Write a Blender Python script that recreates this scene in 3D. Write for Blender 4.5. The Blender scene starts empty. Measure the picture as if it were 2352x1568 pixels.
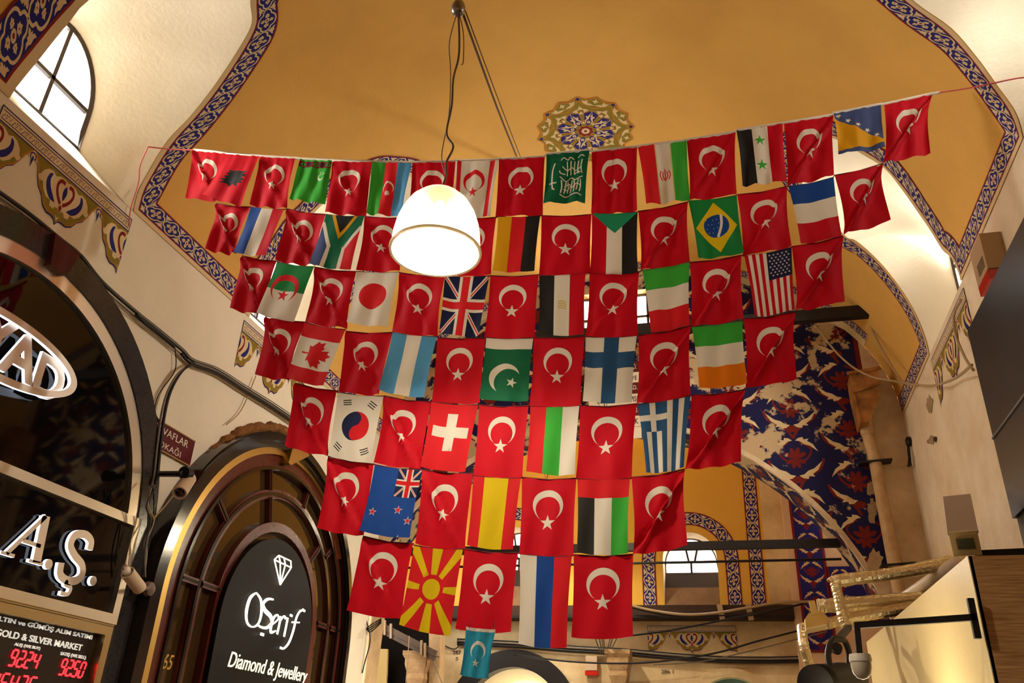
import bpy, bmesh, math, random
import numpy as np
from mathutils import Vector, Matrix
from mathutils.geometry import delaunay_2d_cdt

random.seed(7)
SC = bpy.context.scene
C = SC.collection

# ------------------------------------------------------------------ camera
IW, IH, F = 2352, 1568, 1898.0
EYE = 1.6
def _n(v):
    v = np.array(v, float)
    return v / np.linalg.norm(v)
AZ = _n((157, -3730, F))                       # world axes seen from the camera (right, down, forward)
AY = np.array((544, 989, F), float)
AY = _n(AY - AZ * (AY @ AZ))
AX = np.cross(AY, AZ)
cam = bpy.data.cameras.new('camera')
cam.sensor_width = 36.0
cam.lens = F / IW * 36.0
cam.clip_start, cam.clip_end = 0.05, 200
co = bpy.data.objects.new('camera', cam)
C.objects.link(co)
M3 = Matrix(((AX[0], -AX[1], -AX[2]), (AY[0], -AY[1], -AY[2]), (AZ[0], -AZ[1], -AZ[2])))
co.matrix_world = Matrix.Translation((0, 0, EYE)) @ M3.to_4x4()
SC.camera = co

# ------------------------------------------------------------------ world, exposure, daylight
SC.view_settings.view_transform = 'Standard'
SC.view_settings.look = 'None'
SC.view_settings.gamma = 1.0
SC.view_settings.exposure = 1.0
SC.view_settings.use_curve_mapping = False
wd = bpy.data.worlds.new('sky')
SC.world = wd
wd.use_nodes = True
bg = wd.node_tree.nodes['Background']
bg.inputs[0].default_value = (1.0, 0.98, 0.95, 1)
bg.inputs[1].default_value = 3.2

def area_light(name, loc, target, sx, sy, power, col):
    l = bpy.data.lights.new(name, 'AREA')
    l.shape, l.size, l.size_y, l.energy, l.color = 'RECTANGLE', sx, sy, power, col
    o = bpy.data.objects.new(name, l)
    C.objects.link(o)
    o.location = loc
    d = Vector(target) - Vector(loc)
    o.rotation_euler = d.to_track_quat('-Z', 'Y').to_euler()
    return o
def point_light(name, loc, power, col, r=0.1):
    l = bpy.data.lights.new(name, 'POINT')
    l.energy, l.color, l.shadow_soft_size = power, col, r
    o = bpy.data.objects.new(name, l)
    C.objects.link(o)
    o.location = loc
    return o
DAY = (1.0, 0.97, 0.93)
WARM = (1.0, 0.915, 0.745)
# daylight falling in through the lunette windows and the windows of the end walls
area_light('daylight', (-4.75, 3.25, 5.95), (-3.0, 3.55, 6.0), 0.9, 1.0, 110, DAY)
area_light('daylight', (-4.75, 6.25, 5.95), (-3.0, 6.5, 6.0), 0.9, 1.0, 90, DAY)
area_light('daylight', (2.65, 3.6, 5.95), (0.9, 3.9, 6.1), 0.9, 1.0, 12, DAY)
area_light('daylight', (2.65, 6.45, 5.95), (0.9, 6.9, 5.9), 0.9, 1.0, 260, DAY)
area_light('daylight', (-0.35, 10.4, 6.2), (-0.5, 8, 5.6), 1.0, 0.9, 150, DAY)

# ------------------------------------------------------------------ pixel helpers (photograph -> surfaces that stand in the place)
def ray(px, py):
    v = np.array((px - IW / 2, py - IH / 2, F))
    return np.array((v @ AX, v @ AY, v @ AZ))
def at(px, py, **k):
    """the point where the sight line through a pixel meets the plane x=, y= or z= (world)"""
    r = ray(px, py)
    if 'x' in k: t = k['x'] / r[0]
    elif 'y' in k: t = k['y'] / r[1]
    else: t = (k['z'] - EYE) / r[2]
    return Vector((r[0] * t, r[1] * t, r[2] * t + EYE))
def onplane(px, py, p0, n):
    r = Vector(ray(px, py)); o = Vector((0, 0, EYE))
    t = (Vector(p0) - o).dot(n) / r.dot(n)
    return o + r * t
XC, XA, ZC, ZB = -1.05, 2.95, 3.45 + EYE, 2.1       # the vault: half ellipse over the street
XL, XR, YN, YE = XC - XA, XC + XA, -3.5, 9.0
def onvault(px, py):
    r = ray(px, py)
    A = (r[0] / XA) ** 2 + (r[2] / ZB) ** 2
    B = -2 * (r[0] * XC / XA ** 2 + r[2] * (ZC - EYE) / ZB ** 2)
    D = (XC / XA) ** 2 + ((ZC - EYE) / ZB) ** 2 - 1
    t = (-B + math.sqrt(max(0, B * B - 4 * A * D))) / 2 / A
    return Vector((r[0] * t, r[1] * t, r[2] * t + EYE))
_ph = np.linspace(0, math.pi, 2001)
_ex, _ez = XC - XA * np.cos(_ph), ZC + ZB * np.sin(_ph)
_es = np.concatenate([[0], np.cumsum(np.hypot(np.diff(_ex), np.diff(_ez)))])
SMAX = float(_es[-1])
def vs(s, y, lift=0.0):
    """point of the vault at arc length s (0 = left cornice) and depth y, lifted into the room"""
    if s < 0: return Vector((XL + lift, y, ZC + s))
    if s > SMAX: return Vector((XR - lift, y, ZC - (s - SMAX)))
    p = float(np.interp(s, _es, _ph))
    n = Vector((-math.cos(p) / XA, 0, math.sin(p) / ZB)).normalized()
    return Vector((XC - XA * math.cos(p), y, ZC + ZB * math.sin(p))) - n * lift
def s_of(v):
    if v.z < ZC: return (v.z - ZC) if v.x < XC else SMAX + (ZC - v.z)
    p = math.atan2((v.z - ZC) / ZB, -(v.x - XC) / XA)
    return float(np.interp(p, _ph, _es))
def s_of_x(x):
    return float(np.interp(x, _ex, _es))
def pix_sy(px, py):
    v = onvault(px, py)
    return (s_of(v), v.y)

# ------------------------------------------------------------------ materials
def srgb(r, g, b):
    f = lambda c: c / 12.92 if c <= 0.04045 else ((c + 0.055) / 1.055) ** 2.4
    return (f(r / 255), f(g / 255), f(b / 255), 1)
MATS = {}
def mat(name, col, rough=0.6, metal=0.0, spec=0.3, var=0.0, vscale=4.0, bump=0.0, bscale=60.0, emit=None, estr=1.0, alt=None, thr=None, coat=0.0):
    """principled material; var = noise mottling towards alt, thr = flaking threshold, bump = surface grain"""
    if name in MATS: return MATS[name]
    m = bpy.data.materials.new(name); m.use_nodes = True
    nt = m.node_tree; b = nt.nodes['Principled BSDF']
    b.inputs['Base Color'].default_value = col
    b.inputs['Roughness'].default_value = rough
    b.inputs['Metallic'].default_value = metal
    b.inputs['Specular IOR Level'].default_value = spec
    if coat: b.inputs['Coat Weight'].default_value = coat; b.inputs['Coat Roughness'].default_value = 0.05
    if emit:
        b.inputs['Emission Color'].default_value = emit; b.inputs['Emission Strength'].default_value = estr
    if var or bump:
        tc = nt.nodes.new('ShaderNodeTexCoord')
    if var:
        nz = nt.nodes.new('ShaderNodeTexNoise'); nz.inputs['Scale'].default_value = vscale; nz.inputs['Detail'].default_value = 8
        nz.inputs['Roughness'].default_value = 0.65
        nt.links.new(tc.outputs['Object'], nz.inputs['Vector'])
        rp = nt.nodes.new('ShaderNodeValToRGB')
        lo, hi = (thr, thr + 0.025) if thr else (0.3, 0.75)
        rp.color_ramp.elements[0].position = lo; rp.color_ramp.elements[1].position = hi
        mx = nt.nodes.new('ShaderNodeMix'); mx.data_type = 'RGBA'
        mx.inputs[6].default_value = col
        mx.inputs[7].default_value = alt if alt else tuple(c * (1 - var) for c in col[:3]) + (1,)
        nt.links.new(nz.outputs['Fac'], rp.inputs['Fac'])
        nt.links.new(rp.outputs['Color'], mx.inputs[0])
        nt.links.new(mx.outputs[2], b.inputs['Base Color'])
    if bump:
        n2 = nt.nodes.new('ShaderNodeTexNoise'); n2.inputs['Scale'].default_value = bscale; n2.inputs['Detail'].default_value = 5
        nt.links.new(tc.outputs['Object'], n2.inputs['Vector'])
        bp = nt.nodes.new('ShaderNodeBump'); bp.inputs['Strength'].default_value = bump; bp.inputs['Distance'].default_value = 0.02
        nt.links.new(n2.outputs['Fac'], bp.inputs['Height']); nt.links.new(bp.outputs['Normal'], b.inputs['Normal'])
    MATS[name] = m
    return m
def cloth(name, col, trans=0.3):
    """woven polyester: diffuse and a little light passing through"""
    if name in MATS: return MATS[name]
    m = bpy.data.materials.new(name); m.use_nodes = True
    nt = m.node_tree; nt.nodes.clear()
    out = nt.nodes.new('ShaderNodeOutputMaterial')
    b = nt.nodes.new('ShaderNodeBsdfPrincipled'); b.inputs['Base Color'].default_value = col
    b.inputs['Roughness'].default_value = 0.65; b.inputs['Specular IOR Level'].default_value = 0.12
    t = nt.nodes.new('ShaderNodeBsdfTranslucent'); t.inputs[0].default_value = col
    mx = nt.nodes.new('ShaderNodeMixShader'); mx.inputs[0].default_value = trans
    tc = nt.nodes.new('ShaderNodeTexCoord')
    wv = nt.nodes.new('ShaderNodeTexWave'); wv.bands_direction = 'Z'; wv.inputs['Scale'].default_value = 120; wv.inputs['Distortion'].default_value = 3
    nz = nt.nodes.new('ShaderNodeTexNoise'); nz.inputs['Scale'].default_value = 14; nz.inputs['Detail'].default_value = 6
    bp = nt.nodes.new('ShaderNodeBump'); bp.inputs['Strength'].default_value = 0.25; bp.inputs['Distance'].default_value = 0.012
    nt.links.new(tc.outputs['Object'], nz.inputs['Vector'])
    nt.links.new(nz.outputs['Fac'], bp.inputs['Height']); nt.links.new(bp.outputs['Normal'], b.inputs['Normal'])
    nt.links.new(b.outputs[0], mx.inputs[1]); nt.links.new(t.outputs[0], mx.inputs[2]); nt.links.new(mx.outputs[0], out.inputs[0])
    MATS[name] = m
    return m

# ------------------------------------------------------------------ mesh helpers
class MB:
    def __init__(s): s.v, s.f, s.m = [], [], []
    def add(s, vs_, fs, mi=0):
        o = len(s.v)
        s.v += [tuple(p) for p in vs_]
        for k, f in enumerate(fs):
            s.f.append(tuple(i + o for i in f)); s.m.append(mi[k] if isinstance(mi, (list, tuple)) else mi)
        return s
    def box(s, c, d, rot=None, mi=0):
        c = Vector(c); R = rot if rot else Matrix.Identity(3)
        P = [c + R @ Vector((x * d[0] / 2, y * d[1] / 2, z * d[2] / 2)) for x in (-1, 1) for y in (-1, 1) for z in (-1, 1)]
        return s.add(P, [(0, 1, 3, 2), (4, 6, 7, 5), (0, 4, 5, 1), (2, 3, 7, 6), (0, 2, 6, 4), (1, 5, 7, 3)], mi)
    def bar(s, a, b, w, h, up=(0, 0, 1), mi=0):
        a, b = Vector(a), Vector(b); x = (b - a); L = x.length; x.normalize()
        y = Vector(up).cross(x)
        if y.length < 1e-4: y = Vector((0, 1, 0)).cross(x)
        y.normalize(); z = x.cross(y)
        return s.box((a + b) / 2, (L, w, h), Matrix((x, y, z)).transposed(), mi)
    def prism(s, poly, d, mi=0, side=None):
        """closed polygon (3D points) pushed along d"""
        n = len(poly); d = Vector(d); P = [Vector(p) for p in poly]
        fs = [tuple(range(n)), tuple(range(2 * n - 1, n - 1, -1))] + [(i, i + n, (i + 1) % n + n, (i + 1) % n) for i in range(n)]
        sm = mi if side is None else side
        return s.add(P + [p + d for p in P], fs, [mi, mi] + [sm] * n)
    def tube(s, path, r, n=8, mi=0, cap=True):
        P = [Vector(p) for p in path]; N = len(P); vs_ = []; fs = []
        ref = None
        for i, p in enumerate(P):
            d = (P[min(i + 1, N - 1)] - P[max(i - 1, 0)]).normalized()
            if ref is None:
                ref = Vector((0, 0, 1)) if abs(d.z) < 0.9 else Vector((1, 0, 0))
            u = (ref - d * ref.dot(d)).normalized(); w = d.cross(u); ref = u
            rr = r[i] if isinstance(r, (list, tuple)) else r
            vs_ += [p + (u * math.cos(2 * math.pi * k / n) + w * math.sin(2 * math.pi * k / n)) * rr for k in range(n)]
        for i in range(N - 1):
            for k in range(n):
                a, b = i * n + k, i * n + (k + 1) % n
                fs.append((a, b, b + n, a + n))
        if cap: fs += [tuple(range(n - 1, -1, -1)), tuple(range((N - 1) * n, N * n))]
        return s.add(vs_, fs, mi)
    def lathe(s, prof, o, axis=(0, 0, 1), n=32, mi=0):
        """(radius, height) profile turned about axis through o"""
        a = Vector(axis).normalized(); u = a.orthogonal().normalized(); w = a.cross(u); o = Vector(o)
        vs_ = [o + a * h + (u * math.cos(2 * math.pi * k / n) + w * math.sin(2 * math.pi * k / n)) * r for r, h in prof for k in range(n)]
        fs = []
        for i in range(len(prof) - 1):
            for k in range(n):
                x, y = i * n + k, i * n + (k + 1) % n
                fs.append((x, y, y + n, x + n))
        return s.add(vs_, fs, mi)
    def build(s, name, mats, parent=None, smooth=False, merge=True):
        me = bpy.data.meshes.new(name)
        me.from_pydata(s.v, [], s.f)
        for m in (mats if isinstance(mats, (list, tuple)) else [mats]): me.materials.append(m)
        me.polygons.foreach_set('material_index', s.m)
        bm = bmesh.new(); bm.from_mesh(me)
        if merge: bmesh.ops.remove_doubles(bm, verts=bm.verts, dist=1e-5)
        bmesh.ops.recalc_face_normals(bm, faces=bm.faces)
        bm.to_mesh(me); bm.free()
        if smooth:
            me.polygons.foreach_set('use_smooth', [True] * len(me.polygons))
            if smooth != 'all':
                try: me.set_sharp_from_angle(angle=math.radians(40))
                except Exception: pass
        o = bpy.data.objects.new(name, me); C.objects.link(o)
        if parent is not None: adopt(o, parent)
        return o
def adopt(o, p):
    o.parent = p
    m = Matrix.Translation(p.location)
    q = p.parent
    while q is not None:
        q = q.parent
    if p.type == 'EMPTY': o.matrix_parent_inverse = m.inverted()
    return o
def tag(o, label=None, cat=None, group=None, kind=None):
    if label: o['label'] = label
    if cat: o['category'] = cat
    if group: o['group'] = group
    if kind: o['kind'] = kind
    return o
def empty(name, loc, label, cat, group=None):
    o = bpy.data.objects.new(name, None); C.objects.link(o)
    o.location = loc; o.empty_display_size = 0.1
    return tag(o, label, cat, group)
def catmull(P, n=8):
    P = [Vector(p) for p in P]; out = []
    for i in range(len(P) - 1):
        a, b, c, d = P[max(i - 1, 0)], P[i], P[i + 1], P[min(i + 2, len(P) - 1)]
        for k in range(n):
            t = k / n
            out.append(0.5 * ((2 * b) + (c - a) * t + (2 * a - 5 * b + 4 * c - d) * t * t + (3 * b - a - 3 * c + d) * t ** 3))
    out.append(P[-1])
    return out
def circ(cx, cy, r, n=28, ry=None, rot=0.0):
    ry = ry or r
    return [(cx + r * math.cos(2 * math.pi * k / n) * math.cos(rot) - ry * math.sin(2 * math.pi * k / n) * math.sin(rot),
             cy + r * math.cos(2 * math.pi * k / n) * math.sin(rot) + ry * math.sin(2 * math.pi * k / n) * math.cos(rot)) for k in range(n)]
def star(cx, cy, r, rot=-math.pi / 2, n=5, inner=0.382):
    return [(cx + (r if k % 2 == 0 else r * inner) * math.cos(rot + math.pi * k / n), cy + (r if k % 2 == 0 else r * inner) * math.sin(rot + math.pi * k / n)) for k in range(2 * n)]
def rect(x0, y0, x1, y1): return [(x0, y0), (x1, y0), (x1, y1), (x0, y1)]
def xf(poly, cx=0, cy=0, s=1, rot=0, fx=1):
    c, q = math.cos(rot), math.sin(rot)
    return [(cx + s * (fx * x * c - y * q), cy + s * (fx * x * q + y * c)) for x, y in poly]
def ribbon(pts, w):
    """a stroke of width w (number or list) along 2D points, as one polygon"""
    L, R = [], []
    N = len(pts)
    for i, p in enumerate(pts):
        a, b = pts[max(i - 1, 0)], pts[min(i + 1, N - 1)]
        dx, dy = b[0] - a[0], b[1] - a[1]; l = math.hypot(dx, dy) or 1
        ww = (w[i] if isinstance(w, (list, tuple)) else w) / 2
        L.append((p[0] - dy / l * ww, p[1] + dx / l * ww)); R.append((p[0] + dy / l * ww, p[1] - dx / l * ww))
    return L + R[::-1]
def smooth2(pts, n=5):
    return [(v.x, v.y) for v in catmull([(p[0], p[1], 0) for p in pts], n)]
def inpoly(P, poly):
    x, y = P[:, 0], P[:, 1]; r = np.zeros(len(P), bool)
    px = np.array([p[0] for p in poly]); py = np.array([p[1] for p in poly])
    j = len(poly) - 1
    for i in range(len(poly)):
        c = ((py[i] > y) != (py[j] > y))
        with np.errstate(divide='ignore', invalid='ignore'):
            xx = (px[j] - px[i]) * (y - py[i]) / (py[j] - py[i]) + px[i]
        r ^= c & (x < xx); j = i
    return r
def dens(poly, step):
    out = []
    for i, a in enumerate(poly):
        b = poly[(i + 1) % len(poly)]
        n = max(1, int(math.hypot(b[0] - a[0], b[1] - a[1]) / step))
        out += [(a[0] + (b[0] - a[0]) * k / n, a[1] + (b[1] - a[1]) * k / n) for k in range(n)]
    return out
def design(outer, layers, step, holes=(), base=0):
    """triangulate a flat painted design: outer outline, painter's-order layers [(polygon, colour index)], holes left open"""
    o = dens(outer, step)
    V, Eg = [], []
    def put(poly):
        k = len(V); V.extend(poly); Eg.extend([(k + i, k + (i + 1) % len(poly)) for i in range(len(poly))])
    put(o)
    for p, _ in layers: put(dens(p, step))
    for h in holes: put(dens(h, step))
    xs = [p[0] for p in outer]; ys = [p[1] for p in outer]
    gx = np.arange(min(xs) + step * 0.5, max(xs), step); gy = np.arange(min(ys) + step * 0.5, max(ys), step)
    g = np.array([(x, y) for x in gx for y in gy]).reshape(-1, 2)
    if len(g): V.extend([tuple(p) for p in g[inpoly(g, outer)]])
    r = delaunay_2d_cdt([Vector(p) for p in V], Eg, [], 0, 1e-6)
    v2 = np.array([(p.x, p.y) for p in r[0]]); tr = [tuple(f) for f in r[2]]
    cen = np.array([v2[list(f)].mean(0) for f in tr])
    keep = inpoly(cen, o)
    for h in holes: keep &= ~inpoly(cen, h)
    ci = np.full(len(tr), base)
    for p, c in layers: ci[inpoly(cen, p)] = c
    tr = [t for t, k in zip(tr, keep) if k]; ci = [int(c) for c, k in zip(ci, keep) if k]
    return v2, tr, ci
def painted(name, dz, fn, mats, parent=None, smooth=False):
    v2, tr, ci = dz
    b = MB(); b.add([fn(x, y) for x, y in v2], tr, ci)
    return b.build(name, mats, parent, smooth)

# ------------------------------------------------------------------ paints
YEL = mat('ochre_plaster', srgb(226, 174, 90), 0.85, spec=0.1, var=0.14, vscale=1.6, bump=0.12, bscale=40)
WHT = mat('cream_plaster', srgb(238, 224, 196), 0.85, spec=0.1, var=0.12, vscale=1.8, bump=0.15, bscale=30)
OLD = mat('stained_plaster', srgb(214, 190, 152), 0.85, spec=0.1, var=0.3, vscale=2.4, bump=0.2, bscale=25, alt=srgb(168, 132, 92))
CRM = mat('cream_paint', srgb(216, 190, 142), 0.8, spec=0.1)
NAVY = mat('navy_paint', srgb(42, 40, 112), 0.75, spec=0.15, var=0.2, vscale=12)
MAR = mat('maroon_paint', srgb(128, 32, 30), 0.75, spec=0.15)
OLV = mat('olive_paint', srgb(150, 122, 44), 0.8, spec=0.1, var=0.25, vscale=9, alt=srgb(120, 112, 40))
ORG = mat('orange_paint', srgb(190, 120, 40), 0.8, spec=0.1)
BLK = mat('black_metal', srgb(30, 24, 20), 0.5, spec=0.3, var=0.4, vscale=9)
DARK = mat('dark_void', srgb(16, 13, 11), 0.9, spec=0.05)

# ================================================================== THE ROOM
def struct(o):
    o['kind'] = 'structure'; return o
YF = 12.0
def sx(x, y): return (s_of_x(x), y)
P_ = lambda L: [pix_sy(*p) for p in L]
# lunette outlines on the vault as (arc length, depth), from near cornice point over the crown to far cornice point
LUN = {
 'L1': [(0, 2.88)] + P_([(28, 212), (90, 135), (160, 48), (202, 0)]) + [sx(-3.42, 3.03), sx(-3.2, 3.16), sx(-3.05, 3.34), sx(-3.0, 3.5)] +
       P_([(575, 0), (578, 51), (558, 95), (517, 160), (476, 218), (432, 272), (384, 323), (340, 395), (316, 439)]) + [(0, 4.05)],
 'L2': [(0, 5.66)] + P_([(576, 719), (597, 650), (640, 590), (680, 530), (720, 489), (748, 462), (800, 430), (860, 400), (890, 397)]) +
       [sx(-2.78, 6.1), sx(-2.9, 6.42), sx(-3.2, 6.65), sx(-3.55, 6.76), sx(-3.9, 6.8), (0, 6.8)],
 'R1': [(SMAX, 3.25), sx(1.86, 3.25), sx(1.72, 3.32), sx(1.43, 3.47), sx(1.2, 3.62), sx(1.04, 3.86), sx(1.17, 4.12)] +
       P_([(2096, 0), (2186, 65), (2243, 130), (2293, 199), (2335, 260)]) + [(SMAX, 4.47)],
 'R2': [(SMAX, 6.16)] + P_([(2208, 641), (2187, 592), (2166, 574), (2143, 536), (2109, 486), (2071, 432), (2033, 386), (1979, 352), (1930, 322)]) +
       [sx(0.98, 6.05), sx(0.88, 6.4), sx(0.95, 6.8)] + P_([(1935, 535), (1967, 553), (2018, 598), (2067, 659), (2106, 725), (2127, 778)]) + [(SMAX, 7.47)],
}
def smooth_open(P, n=4):
    return [(v.x, v.y) for v in catmull([(p[0], p[1], 0) for p in P], n)]
GRO = {k: smooth_open(v) for k, v in LUN.items()}
def ext(k):                                         # lunette hole reaching just past the cornice
    g = GRO[k]; e = -0.2 if k[0] == 'L' else SMAX + 0.2
    return [(e, g[0][1])] + g + [(e, g[-1][1])]
vd = design(rect(0, YN, SMAX, YE + .12), [], 0.14, holes=[ext(k) for k in LUN])
ceil = struct(painted('ceiling', vd, lambda s, y: vs(s, y), [YEL], smooth='all'))

# windows of the lunettes: (near jamb, far jamb, sill, spring, crown) on the outer wall plane
WIN = {'L1': (-4.2, 2.90, 3.62, 3.70, 4.00, 4.50), 'L2': (-4.2, 5.72, 6.44, 3.66, 4.00, 4.50),
       'R1': (2.1, 3.50, 4.30, 3.68, 4.0, 4.5), 'R2': (2.1, 6.24, 6.94, 3.66, 4.0, 4.5)}
def win_outline(w, n=20):
    x, a, b, z0, z1, z2 = w
    c, h = (a + b) / 2, (b - a) / 2
    pts = [(a, z0), (a, (z0 + z1) / 2)] + [(c - h * math.cos(math.pi * k / n), z1 + (z2 - z1) * math.sin(math.pi * k / n)) for k in range(n + 1)] + [(b, (z0 + z1) / 2), (b, z0)]
    return [Vector((x, y, z + EYE)) for y, z in pts]
def resample(P, n):
    P = [Vector(p) for p in P]
    d = [0]
    for a, b in zip(P, P[1:]): d.append(d[-1] + (b - a).length)
    out = []
    for k in range(n + 1):
        t = d[-1] * k / n
        i = min(len(P) - 2, max(0, int(np.searchsorted(d, t)) - 1))
        u = (t - d[i]) / max(1e-9, d[i + 1] - d[i])
        out.append(P[i].lerp(P[i + 1], min(1, max(0, u))))
    return out
for k in LUN:
    Q = 9
    G = [vs(s, y) for s, y in GRO[k]]; N = len(G) - 1
    A = resample(win_outline(WIN[k]), N)
    b = MB(); V = []
    for i in range(N + 1):
        for q in range(Q + 1):
            t = q / Q
            p = G[i].lerp(A[i], t)
            V.append(p + Vector((0, 0, 0.10 * math.sin(math.pi * t) * math.sin(math.pi * i / N))))
    b.add(V, [(i * (Q + 1) + q, i * (Q + 1) + q + 1, (i + 1) * (Q + 1) + q + 1, (i + 1) * (Q + 1) + q) for i in range(N) for q in range(Q)])
    b.add([G[0], G[N], A[N], A[0]], [(0, 1, 2, 3)])
    struct(b.build('ceiling_lunette', [WHT], smooth='all'))

GLASS = bpy.data.materials.new('window_glass'); GLASS.use_nodes = True
_nt = GLASS.node_tree; _nt.nodes.clear()
_o = _nt.nodes.new('ShaderNodeOutputMaterial'); _t = _nt.nodes.new('ShaderNodeBsdfTransparent'); _g = _nt.nodes.new('ShaderNodeBsdfGlossy')
_g.inputs['Roughness'].default_value = 0.05; _m = _nt.nodes.new('ShaderNodeMixShader'); _m.inputs[0].default_value = 0.06
_t.inputs[0].default_value = (0.95, 0.96, 0.95, 1)
_nt.links.new(_t.outputs[0], _m.inputs[1]); _nt.links.new(_g.outputs[0], _m.inputs[2]); _nt.links.new(_m.outputs[0], _o.inputs[0])
FRM = mat('window_iron', srgb(70, 58, 46), 0.6, var=0.3, vscale=20)
def window(n, outl, out, bars, fr=0.03):
    """arched window: frame, glazing bars and one sheet of panes; outl = outline points, out = outward direction"""
    e = bpy.data.objects.new('window_%d' % n, None); C.objects.link(e); e.location = outl[0]; e['kind'] = 'structure'
    out = Vector(out)
    b = MB(); b.tube([p + out * 0.02 for p in outl] + [outl[0] + out * 0.02], fr, 6); b.build('window_frame', [FRM], e)
    for a, c in bars:
        b = MB(); b.bar(a + out * 0.02, c + out * 0.02, 0.03, 0.03); b.build('glazing_bar', [FRM], e)
    b = MB(); b.add([p + out * 0.03 for p in outl], [tuple(range(len(outl)))]); b.build('window_pane', [GLASS], e)
    return e
for n, k in enumerate(LUN):
    w = WIN[k]; o = win_outline(w); x, a, b_, z0, z1, z2 = w; c = (a + b_) / 2
    V3 = lambda y, z: Vector((x, y, z + EYE))
    window(n + 1, o, (math.copysign(1, x), 0, 0), [(V3(c, z0), V3(c, z2)), (V3(a, z1 + 0.03), V3(b_, z1 + 0.03))])

# ---- painted bands along the groins and cornices
TL = 1.15                                           # one repeat of the pattern, in band widths
def band_tile():
    L = []
    mg = 0.24                                       # cream margin beside the band
    L.append((rect(0, mg, TL, 1 + mg), 2)); L.append((rect(0, mg + .07, TL, 1 + mg - .07), 1))
    c = mg + .5; h = TL / 2
    half = [(0, 0), (.05, .085), (.12, .165), (.20, .185), (.265, .20), (.32, .29), (.43, .365), (h, .385)]
    for sg in (-1, 1):                              # the two strands that close round each flower and meet at the knots
        P = [(x, c + sg * y) for x, y in half] + [(TL - x, c + sg * y) for x, y in half[-2::-1]]
        L.append((ribbon(smooth2(P, 3), .062), 0))
    leaf = [(0.115, 0.0), (.15, .05), (.17, .10), (.21, .07), (.25, .095), (.27, .045), (.33, 0.0), (.27, -.045), (.25, -.095), (.21, -.07), (.17, -.10), (.15, -.05)]
    for q in range(4):
        a = math.pi / 2 * q
        k = 1.12 if q % 2 == 0 else 0.92
        L.append((xf(leaf, h, c, k, a), 0)); L.append((xf(circ(.21, 0, .026, 6, .015), h, c, k, a), 2))
    L.append((circ(h, c, .135, 14), 1)); L.append((circ(h, c, .115, 12), 0)); L.append((circ(h, c, .05, 8), 2))
    fan = [(.0, .13), (.05, .19), (.045, .24), (.12, .24), (.10, .29), (.18, .31), (.23, .40), (.12, .37), (.0, .40)]
    for s_ in (1, -1):
        for sy in (1, -1):
            L.append(([((0 if s_ == 1 else TL) + s_ * x, c + sy * y) for x, y in fan], 0))
    for x in (0, TL): L.append((circ(x, c, .06, 10), 0)); L.append((circ(x, c, .025, 6), 1))
    return design(rect(0, 0, TL, 1 + mg), [(p, i) for p, i in L], 0.3), mg
BT, BMG = band_tile()
def off(P, d):
    out = []
    for i, p in enumerate(P):
        a, b = P[max(i - 1, 0)], P[min(i + 1, len(P) - 1)]
        dx, dy = b[0] - a[0], b[1] - a[1]; l = math.hypot(dx, dy) or 1
        out.append((p[0] - dy / l * d, p[1] + dx / l * d))
    return out
def cross(P, Q):
    """where polyline P (late) meets polyline Q (early): (i, j, point)"""
    for i in range(len(P) - 2, -1, -1):
        for j in range(len(Q) - 1):
            a, b, c, d = P[i], P[i + 1], Q[j], Q[j + 1]
            den = (b[0] - a[0]) * (d[1] - c[1]) - (b[1] - a[1]) * (d[0] - c[0])
            if abs(den) < 1e-12: continue
            t = ((c[0] - a[0]) * (d[1] - c[1]) - (c[1] - a[1]) * (d[0] - c[0])) / den
            u = ((c[0] - a[0]) * (b[1] - a[1]) - (c[1] - a[1]) * (b[0] - a[0])) / den
            if -1e-6 <= t <= 1 + 1e-6 and -1e-6 <= u <= 1 + 1e-6:
                return i, j, (a[0] + t * (b[0] - a[0]), a[1] + t * (b[1] - a[1]))
    return None
def len2(P): return sum(math.hypot(b[0] - a[0], b[1] - a[1]) for a, b in zip(P, P[1:]))
def samp(P, n):
    d = np.concatenate([[0], np.cumsum([math.hypot(b[0] - a[0], b[1] - a[1]) for a, b in zip(P, P[1:])])])
    t = np.linspace(0, d[-1], n + 1)
    return np.interp(t, d, [p[0] for p in P]), np.interp(t, d, [p[1] for p in P])
NTRIM = [0]
def trim(o):
    NTRIM[0] += 1; o.name = 'trim_%d' % NTRIM[0]; return struct(o)
PW = 0.165
def band(pieces, side, fn, w=PW, mats=None, margin=True):
    """patterned band along joined pieces of a path (mitred at the joints); fn(a, b, lift) puts it on its surface"""
    W_ = w * (1 + BMG)
    inn = [off(P, side * W_) for P in pieces]
    for i in range(len(pieces) - 1):
        x = cross(inn[i], inn[i + 1])
        if x:
            inn[i] = inn[i][:x[0] + 1] + [x[2]]; inn[i + 1] = [x[2]] + inn[i + 1][x[1] + 1:]
    b = MB(); v2, tr, ci = BT
    for O, I in zip(pieces, inn):
        n = max(1, round((len2(O) + len2(I)) / 2 / (w * TL)))
        M = n * 12
        ox, oy = samp(O, M); ix, iy = samp(I, M)
        for k in range(n):
            pts = []
            for x, y in v2:
                q = (k + x / TL) / n * M; t = y / (1 + BMG)
                a = np.interp(q, np.arange(M + 1), ox) * (1 - t) + np.interp(q, np.arange(M + 1), ix) * t
                c = np.interp(q, np.arange(M + 1), oy) * (1 - t) + np.interp(q, np.arange(M + 1), iy) * t
                pts.append(fn(a, c, 0.006))
            if not margin:
                keep = [i for i, f in enumerate(tr) if min(v2[j][1] for j in f) >= BMG - 1e-6]
                b.add(pts, [tr[i] for i in keep], [ci[i] for i in keep])
            else: b.add(pts, tr, ci)
    return trim(b.build('trim', mats or [CRM, NAVY, MAR], merge=True))
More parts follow.
